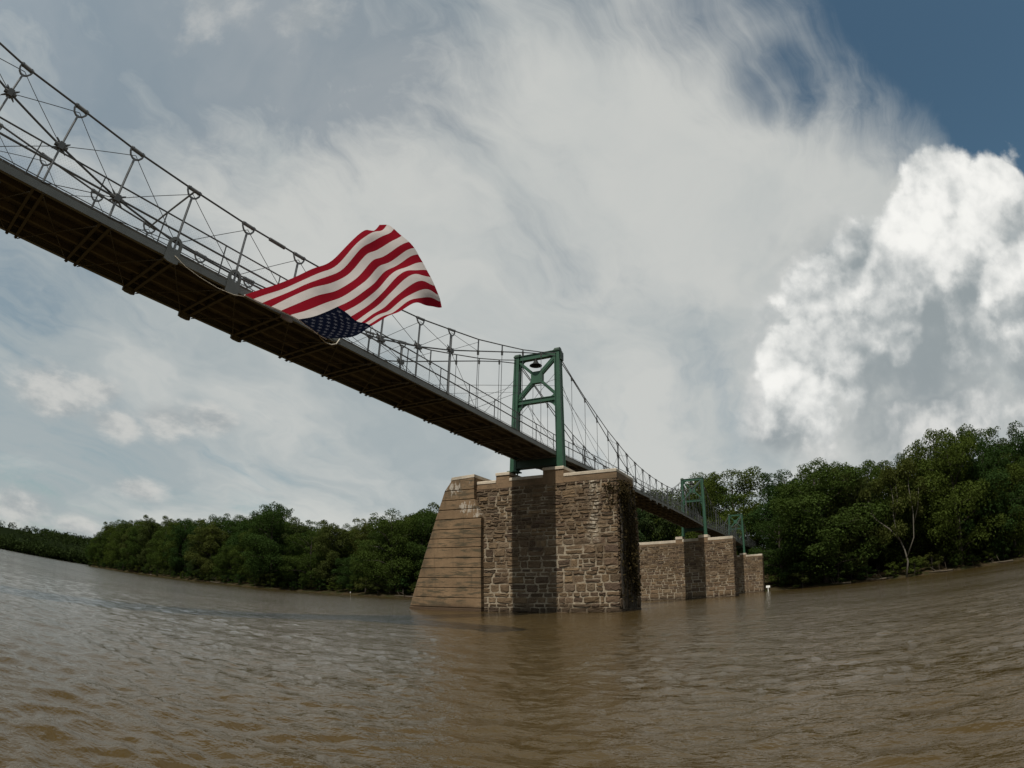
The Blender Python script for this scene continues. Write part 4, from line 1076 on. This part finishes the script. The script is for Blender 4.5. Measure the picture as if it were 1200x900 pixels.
# ------------------------------------------------------------------ trees
def tree_proto(seed, H, width, low, n_leaf, leaf, leafmat, bark=None, lean=0.0, density=1.0):
    """trunk with limbs, and a crown of many small leaf clumps on those limbs; H = 1 unit metre scale"""
    bark = bark or BARK
    r_ = np.random.default_rng(seed); b = MB()
    top = np.array([lean * H, r_.normal(0, 0.03) * H, H * 0.86])
    def trunk_at(t): return np.array([top[0] * t**1.5 + 0.02 * H * math.sin(3 * t + seed), top[1] * t + 0.015 * H * math.sin(4 * t), top[2] * t])
    b.tube([trunk_at(t) - np.array([0, 0, 0.6 if t == 0 else 0]) for t in np.linspace(0, 1, 9)], [H * 0.021 * (1 - 0.85 * t) + 0.03 for t in np.linspace(0, 1, 9)], 7)
    blobs = []
    nl = int(26 * density)
    for i in range(nl):
        t = low + (0.99 - low) * (i + r_.random()) / nl
        st = trunk_at(max(0.08, t * 0.86)); az = i * 2.4 + r_.normal(0, 0.4)
        prof = math.sin(math.pi * min(1.0, max(0.0, (t - low) / (1.02 - low))) ** 0.75) ** 0.6
        L = width * 0.5 * H * (0.30 + 0.70 * prof) * r_.uniform(0.62, 1.08)
        rise = r_.uniform(0.05, 0.45) * L + (0.10 * H if t > 0.7 else 0)
        end = st + np.array([math.cos(az) * L, math.sin(az) * L, rise]); mid = (st + end) / 2 + np.array([0, 0, 0.10 * L])
        b.tube([st, mid, end], [H * 0.0075, H * 0.0045, 0.02], 5)
        rad = H * r_.uniform(0.065, 0.125) * (0.8 + 0.4 * prof)
        blobs.append((end, rad)); blobs.append((mid + r_.normal(0, 0.03 * H, 3), rad * 0.9))
        for _ in range(2):
            o = r_.normal(size=3); o[2] = abs(o[2]) * 0.7; o /= np.linalg.norm(o); blobs.append((end + o * rad * r_.uniform(0.8, 1.4), rad * r_.uniform(0.35, 0.6)))
    blobs.append((top + np.array([0, 0, 0.05 * H]), H * 0.09))
    w = np.array([q_[1] ** 2 for q_ in blobs]); w /= w.sum()
    idx = r_.choice(len(blobs), n_leaf, p=w); Cc = np.array([q_[0] for q_ in blobs])[idx]; Rr = np.array([q_[1] for q_ in blobs])[idx]
    d = r_.normal(size=(n_leaf, 3)); d /= np.linalg.norm(d, axis=1)[:, None]; d[:, 2] = np.where((d[:, 2] < -0.2) & (r_.random(n_leaf) < 0.6), -d[:, 2], d[:, 2])
    rad = Rr * (0.55 + 0.55 * r_.random(n_leaf) ** 0.6); P = Cc + d * rad[:, None] * np.array([1.05, 1.05, 0.8])
    keep = P[:, 2] > 0.2; P = P[keep]
    V, F = leaf_quads(P, leaf, r_, 0.25, d[keep] * 0.75)
    return b.mesh('trunk', bark, True), fast_mesh('crown', V, F, leafmat)


PROTO = [tree_proto(1, 20, 0.62, 0.06, 27000, 0.31, LEAF), tree_proto(2, 20, 0.75, 0.10, 28000, 0.31, LEAF), tree_proto(3, 20, 0.52, 0.09, 24000, 0.30, LEAF, lean=0.06),
         tree_proto(4, 20, 0.68, 0.05, 29000, 0.32, LEAF), tree_proto(5, 20, 0.60, 0.12, 28000, 0.38, LEAF_PALE, density=0.95), tree_proto(6, 20, 0.80, 0.06, 30000, 0.32, LEAF)]
SHRUB = [tree_proto(11, 5, 1.25, 0.03, 3600, 0.30, LEAF, density=0.6), tree_proto(12, 5, 1.0, 0.05, 3200, 0.28, LEAF, density=0.6), tree_proto(13, 5, 1.5, 0.02, 3600, 0.30, LEAF_PALE, density=0.6)]


def plant(name, proto, x, y, z, h, base_h, rot, label, cat, group, wide=1.0):
    t = empty(name, (x, y, z), label, cat, group); s = h / base_h
    t.rotation_euler = (0, 0, rot); t.scale = (s * wide, s * wide, s)
    link('trunk', proto[0], t); link('crown', proto[1], t); return t


def bank_z(x, y):
    t = x - shore_x(y); z = float(np.interp(t, [q_[0] for q_ in BANK], [q_[1] for q_ in BANK])); return z * (hill_gain(x, y) if t > 15 else 1)


EL_AZ = [-40, -23, -19, -16, -13, -10.7, -8, -5.4, -3.5, -1.5, 0.5, 2.0, 3.2, 5, 7.4, 10, 12, 14, 18, 24, 30, 35.9, 38, 41.3, 43.5, 45.4, 48, 49.5, 51.2, 53, 54.5, 56.3, 58, 60, 61.5, 63.2, 64.5, 66, 67, 68.2, 69, 70]
EL_H = [11, 12.0, 12.6, 13.0, 13.0, 12.9, 12.2, 10.6, 11.4, 12.0, 11.9, 11.4, 10.4, 11.2, 11.6, 11.5, 10.9, 11.0, 10.2, 9.6, 9.0, 8.5, 8.4, 7.6, 7.0, 7.2, 6.8, 7.6, 7.7, 6.7, 6.6, 6.1, 6.2, 5.4, 5.2, 5.5, 5.1, 4.5, 4.2, 3.4, 2.9, 2.4]


def top_h(x, y, frac=1.0):
    D_ = math.hypot(x, y); return 0.81 + D_ * math.tan(R(float(np.interp(math.degrees(math.atan2(y, x)), EL_AZ, EL_H)) * frac))


rt_ = random.Random(12)
def tree_label(y, row, h, full, pr, wide):
    """label from what shows: size, build, tint, row and the stretch of bank"""
    tint = 'olive' if pr is PROTO[4] else ('deep green' if pr in (PROTO[1], PROTO[3]) else 'green')
    build = 'slim' if wide < 0.88 else ('broad' if wide > 1.03 else 'rounded')
    size = 'tall' if h > 0.9 * full else ('low' if h < 0.68 * full else 'medium')
    rank = ('front row', 'second row', 'back row')[row]
    if y > 235: place = 'on the far left stretch of the bank'
    elif y > 165: place = 'on the left bank below the deck end'
    elif y > 105: place = 'on the left bank below the flag'
    elif y > 60: place = 'on the left bank beside the cutwater'
    elif y > 12: place = 'on the bank between the piers'
    elif y > -15: place = 'on the right bank past the bridge'
    elif y > -38: place = 'on the right bank behind the pale tree'
    else: place = 'at the right end of the bank'
    return '%s %s %s %s tree %s' % (size, build, tint, rank, place)


count = 0
y = -64.0
while y < 322:                                       # three staggered rows
    for row in (0, 1, 2):
        yy = y + row * 2.3 + rt_.uniform(-1.6, 1.6)
        x = shore_x(yy) + (5.0, 13.0, 23.0)[row] + rt_.uniform(-1.6, 1.6)
        if yy > 322: continue
        if 6.5 < yy < 17.5 and x < TOWERS[3] + 6: continue           # the bridge lands here
        z = bank_z(x, yy); H = top_h(x, yy) - z
        if row == 0: h = H * (rt_.uniform(0.74, 1.03) if rt_.random() < 0.7 else rt_.uniform(0.45, 0.7))
        elif row == 1: h = H * rt_.uniform(0.72, 1.0)
        else: h = H * rt_.uniform(0.78, 1.0)
        if abs(yy + 20.5) < 3.6 and row == 0: continue                # kept open for the pale tree
        h = max(5.0, h); pr = PROTO[rt_.randrange(6)] if row else PROTO[rt_.choice((0, 1, 3, 5, 3, 4))]
        wide = rt_.uniform(0.78, 1.12)
        plant('tree', pr, x, yy, z - 0.1, h, 20, rt_.uniform(0, 6.28), tree_label(yy, row, h, H, pr, wide), 'tree',
              'trees along the left bank' if yy > 12 else 'trees along the right bank', wide * (1.2 if h < 13 else 1.0))
    y += 7.8 if y < 150 else 8.6
# shrubs that close the bank down to the water
y = -66.0
while y < 318:
    if not (7.5 < y < 16.5):
        x = shore_x(y) + rt_.uniform(0.7, 3.6); k_ = rt_.randrange(3); h_ = rt_.uniform(2.2, 5.0)
        kind_ = ('bushy', 'rounded', 'spreading olive')[k_] + (' tall' if h_ > 4 else ' low' if h_ < 3 else '')
        lab = ('%s water edge shrub on the %s' % (kind_, 'far left bank' if y > 235 else 'left bank below the deck end' if y > 165 else 'left bank below the flag' if y > 105 else 'left bank beside the cutwater' if y > 60 else 'bank between the piers'), 'shrubs along the left bank') if y > 12 else ('%s water edge shrub on the right bank %s' % (kind_, 'past the bridge' if y > -15 else 'near the pale tree' if y > -38 else 'at the picture edge'), 'shrubs along the right bank')
        plant('shrub', SHRUB[k_], x, y, bank_z(x, y) - 0.15, h_, 5, rt_.uniform(0, 6.28), lab[0], 'shrub', lab[1], rt_.uniform(0.9, 1.3))
    y += rt_.uniform(2.4, 5.6)
# trees one can pick out
plant('tree', PROTO[1], shore_x(318) + 3, 321, 0.6, 15.0, 20, 1.0, 'tall tree at the left end of the bank tree line, beside the distant hill', 'tree', None, 0.9)
plant('tree', PROTO[3], 123.5, -3.2, 0.9, 25.2, 20, 2.0, 'big round dark tree just to the right of the third pier', 'tree', None, 1.25)
plant('tree', PROTO[5], 152, 17.5, 5.5, 26.5, 20, 0.5, 'broad round tree rising behind the second green tower', 'tree', None, 1.1)
plant('tree', PROTO[1], 141, 23.0, 4.5, 24.0, 20, 2.5, 'dense dark tree standing behind the second pier and its deck', 'tree', None, 1.1)
plant('tree', PROTO[0], 160, 5.5, 6.5, 24.5, 20, 0.5, 'slim dark tree with a feathered top behind the third green tower', 'tree', None, 0.75)

# pale barked tree with bare limbs
pt = empty('pale_barked_tree', (119.8, -20.0, 0.6), 'pale trunked tree with bare forked limbs among the right bank trees', 'tree')
b = MB()
def limb(pts, r0_, r1_): b.tube(pts, list(np.linspace(r0_ * 0.62, r1_ * 0.7, len(pts))), 7)
limb([(0, 0, -0.6), (0.1, -0.5, 2.5), (0.0, 0.1, 5.0), (-0.2, 1.4, 8.0), (-0.3, 1.9, 11.5), (-0.1, 1.6, 15.0), (0.0, 1.9, 18.5)], 0.34, 0.08)
limb([(-0.1, 0.6, 6.4), (-0.6, 3.0, 9.2), (-1.0, 5.6, 11.2), (-1.2, 7.8, 14.2)], 0.24, 0.10)
limb([(-1.0, 5.4, 11.1), (-1.2, 6.2, 12.4), (-1.5, 7.0, 14.9)], 0.10, 0.05)
limb([(-0.3, 1.8, 11.0), (-0.6, 0.9, 13.2), (-0.5, 0.7, 16.0), (-0.3, 1.0, 19.5)], 0.16, 0.06)
limb([(0.0, -0.3, 3.2), (-0.4, -2.0, 7.0), (-0.5, -2.3, 12.0), (-0.3, -1.9, 17.0), (-0.2, -2.2, 20.5)], 0.22, 0.07)
limb([(-0.5, -2.2, 9.5), (-0.8, -3.4, 13.0), (-0.9, -3.9, 16.5)], 0.12, 0.05)
link('trunk', b.mesh('trunk', BARK_PALE, True), pt)
r9 = np.random.default_rng(77); Pp = []
for c_, rad, n in (((0.4, 1.8, 19.6), 2.2, 1500), ((0.2, -2.0, 20.6), 2.4, 1600), ((0.5, 4.5, 18.0), 1.6, 500), ((0.6, -4.5, 17.0), 2.0, 1000), ((0.8, 0.0, 16.5), 2.4, 900), ((-0.8, 1.0, 9.0), 1.9, 420), ((-0.7, -2.6, 14.5), 1.7, 420), ((-0.9, 0.8, 13.5), 1.8, 420), ((0.2, 4.0, 8.0), 1.8, 350), ((0.8, 7.2, 16.6), 1.3, 330), ((0.9, -3.5, 12.5), 1.6, 350)):
    d = r9.normal(size=(n, 3)); d /= np.linalg.norm(d, axis=1)[:, None]; Pp.append(np.array(c_) + d * rad * (r9.random(n) ** 0.4)[:, None])
V, F = leaf_quads(np.concatenate(Pp), 0.42, r9, 0.4); link('crown', fast_mesh('crown', V, F, LEAF_PALE), pt)

# forest on the far hill: one mass
rh = np.random.default_rng(5); Pf = []
hill = bpy.data.objects['wooded_hill'].data
hv = np.empty(len(hill.vertices) * 3); hill.vertices.foreach_get('co', hv); hv = hv.reshape(-1, 3)
m_ = len(HILL); rows = hv.reshape(-1, m_, 3)
for _ in range(9000):
    i = rh.integers(0, len(rows) - 1); t = rh.choice((rh.uniform(0.0, 6.0), rh.uniform(1.05, 2.2), rh.uniform(4.0, 6.6)))
    k = int(max(1, min(m_ - 2, t))); f = max(0.0, t - k); a = rows[i, k] * (1 - f) + rows[i, k + 1] * f; a = a + (rows[i + 1, k] - rows[i, k]) * rh.random()
    rad = rh.uniform(3.2, 6.0); n = 40
    d = rh.normal(size=(n, 3)); d[:, 2] = np.abs(d[:, 2]) * 1.2 - 0.3; d /= np.linalg.norm(d, axis=1)[:, None]
    Pf.append(a + np.array([0, 0, rh.uniform(1.0, 5.0)]) + d * rad * rh.uniform(0.75, 1.1, n)[:, None])
for _ in range(2000):
    y = rh.uniform(322, 660); x = shore_x(y) + rh.uniform(0.5, 110) ** 1.0; rad = rh.uniform(2.6, 4.6); n = 40
    d = rh.normal(size=(n, 3)); d[:, 2] = np.abs(d[:, 2]) * 1.2 - 0.3; d /= np.linalg.norm(d, axis=1)[:, None]
    Pf.append(np.array([x, y, bank_z(x, y) + rh.uniform(0.5, 9.0)]) + d * rad * rh.uniform(0.75, 1.1, n)[:, None])
V, F = leaf_quads(np.concatenate(Pf), 1.9, rh, 0.35)
tag(link('distant_forest', fast_mesh('distant_forest', V, F, LEAF_HILL)), 'distant forest covering the hill upstream', 'forest', kind='stuff')

# driftwood and rocks stranded along the banks
rw = random.Random(31)
DRIFT = basic('grey_driftwood', (0.075, 0.060, 0.042), 0.9, 0.0, 0.4, 3.0)
for i, (y, ln, where) in enumerate(((-6.5, 4.5, 'just right of the third pier'), (-15.0, 6.0, 'left of the pale tree'), (-27.5, 5.0, 'right of the pale tree'), (-41.0, 6.5, 'near the right end of the bank'),
                                    (92.0, 6.0, 'left of the cutwater'), (176.0, 9.0, 'on the left bank below the deck'), (226.0, 11.0, 'at the far left bank'))):
    x = shore_x(y) + 0.3; t = empty('driftwood_log', (x, y, 0.12), 'bare driftwood log lying on the mud ' + where, 'log', 'driftwood on the banks'); t.rotation_euler = (0, 0, rw.uniform(-0.5, 0.4))
    b = MB(); b.tube([(rw.uniform(-.15, .15), (k / 6 - 0.5) * ln, 0.12 + 0.25 * (k / 6) * rw.uniform(0.4, 1.2)) for k in range(7)], [0.19 - 0.018 * k for k in range(7)], 7); link('log_stem', b.mesh('log_stem', DRIFT, True), t)
    b = MB()
    for k in range(3):
        yy = rw.uniform(-0.3, 0.4) * ln; b.tube([(0, yy, 0.25), (rw.uniform(-.5, .5), yy + rw.uniform(.2, .8), rw.uniform(0.6, 1.4)), (rw.uniform(-.8, .8), yy + rw.uniform(.5, 1.3), rw.uniform(0.9, 2.0))], [0.09, 0.06, 0.025], 5)
    link('broken_branches', b.mesh('broken_branches', DRIFT, True), t)
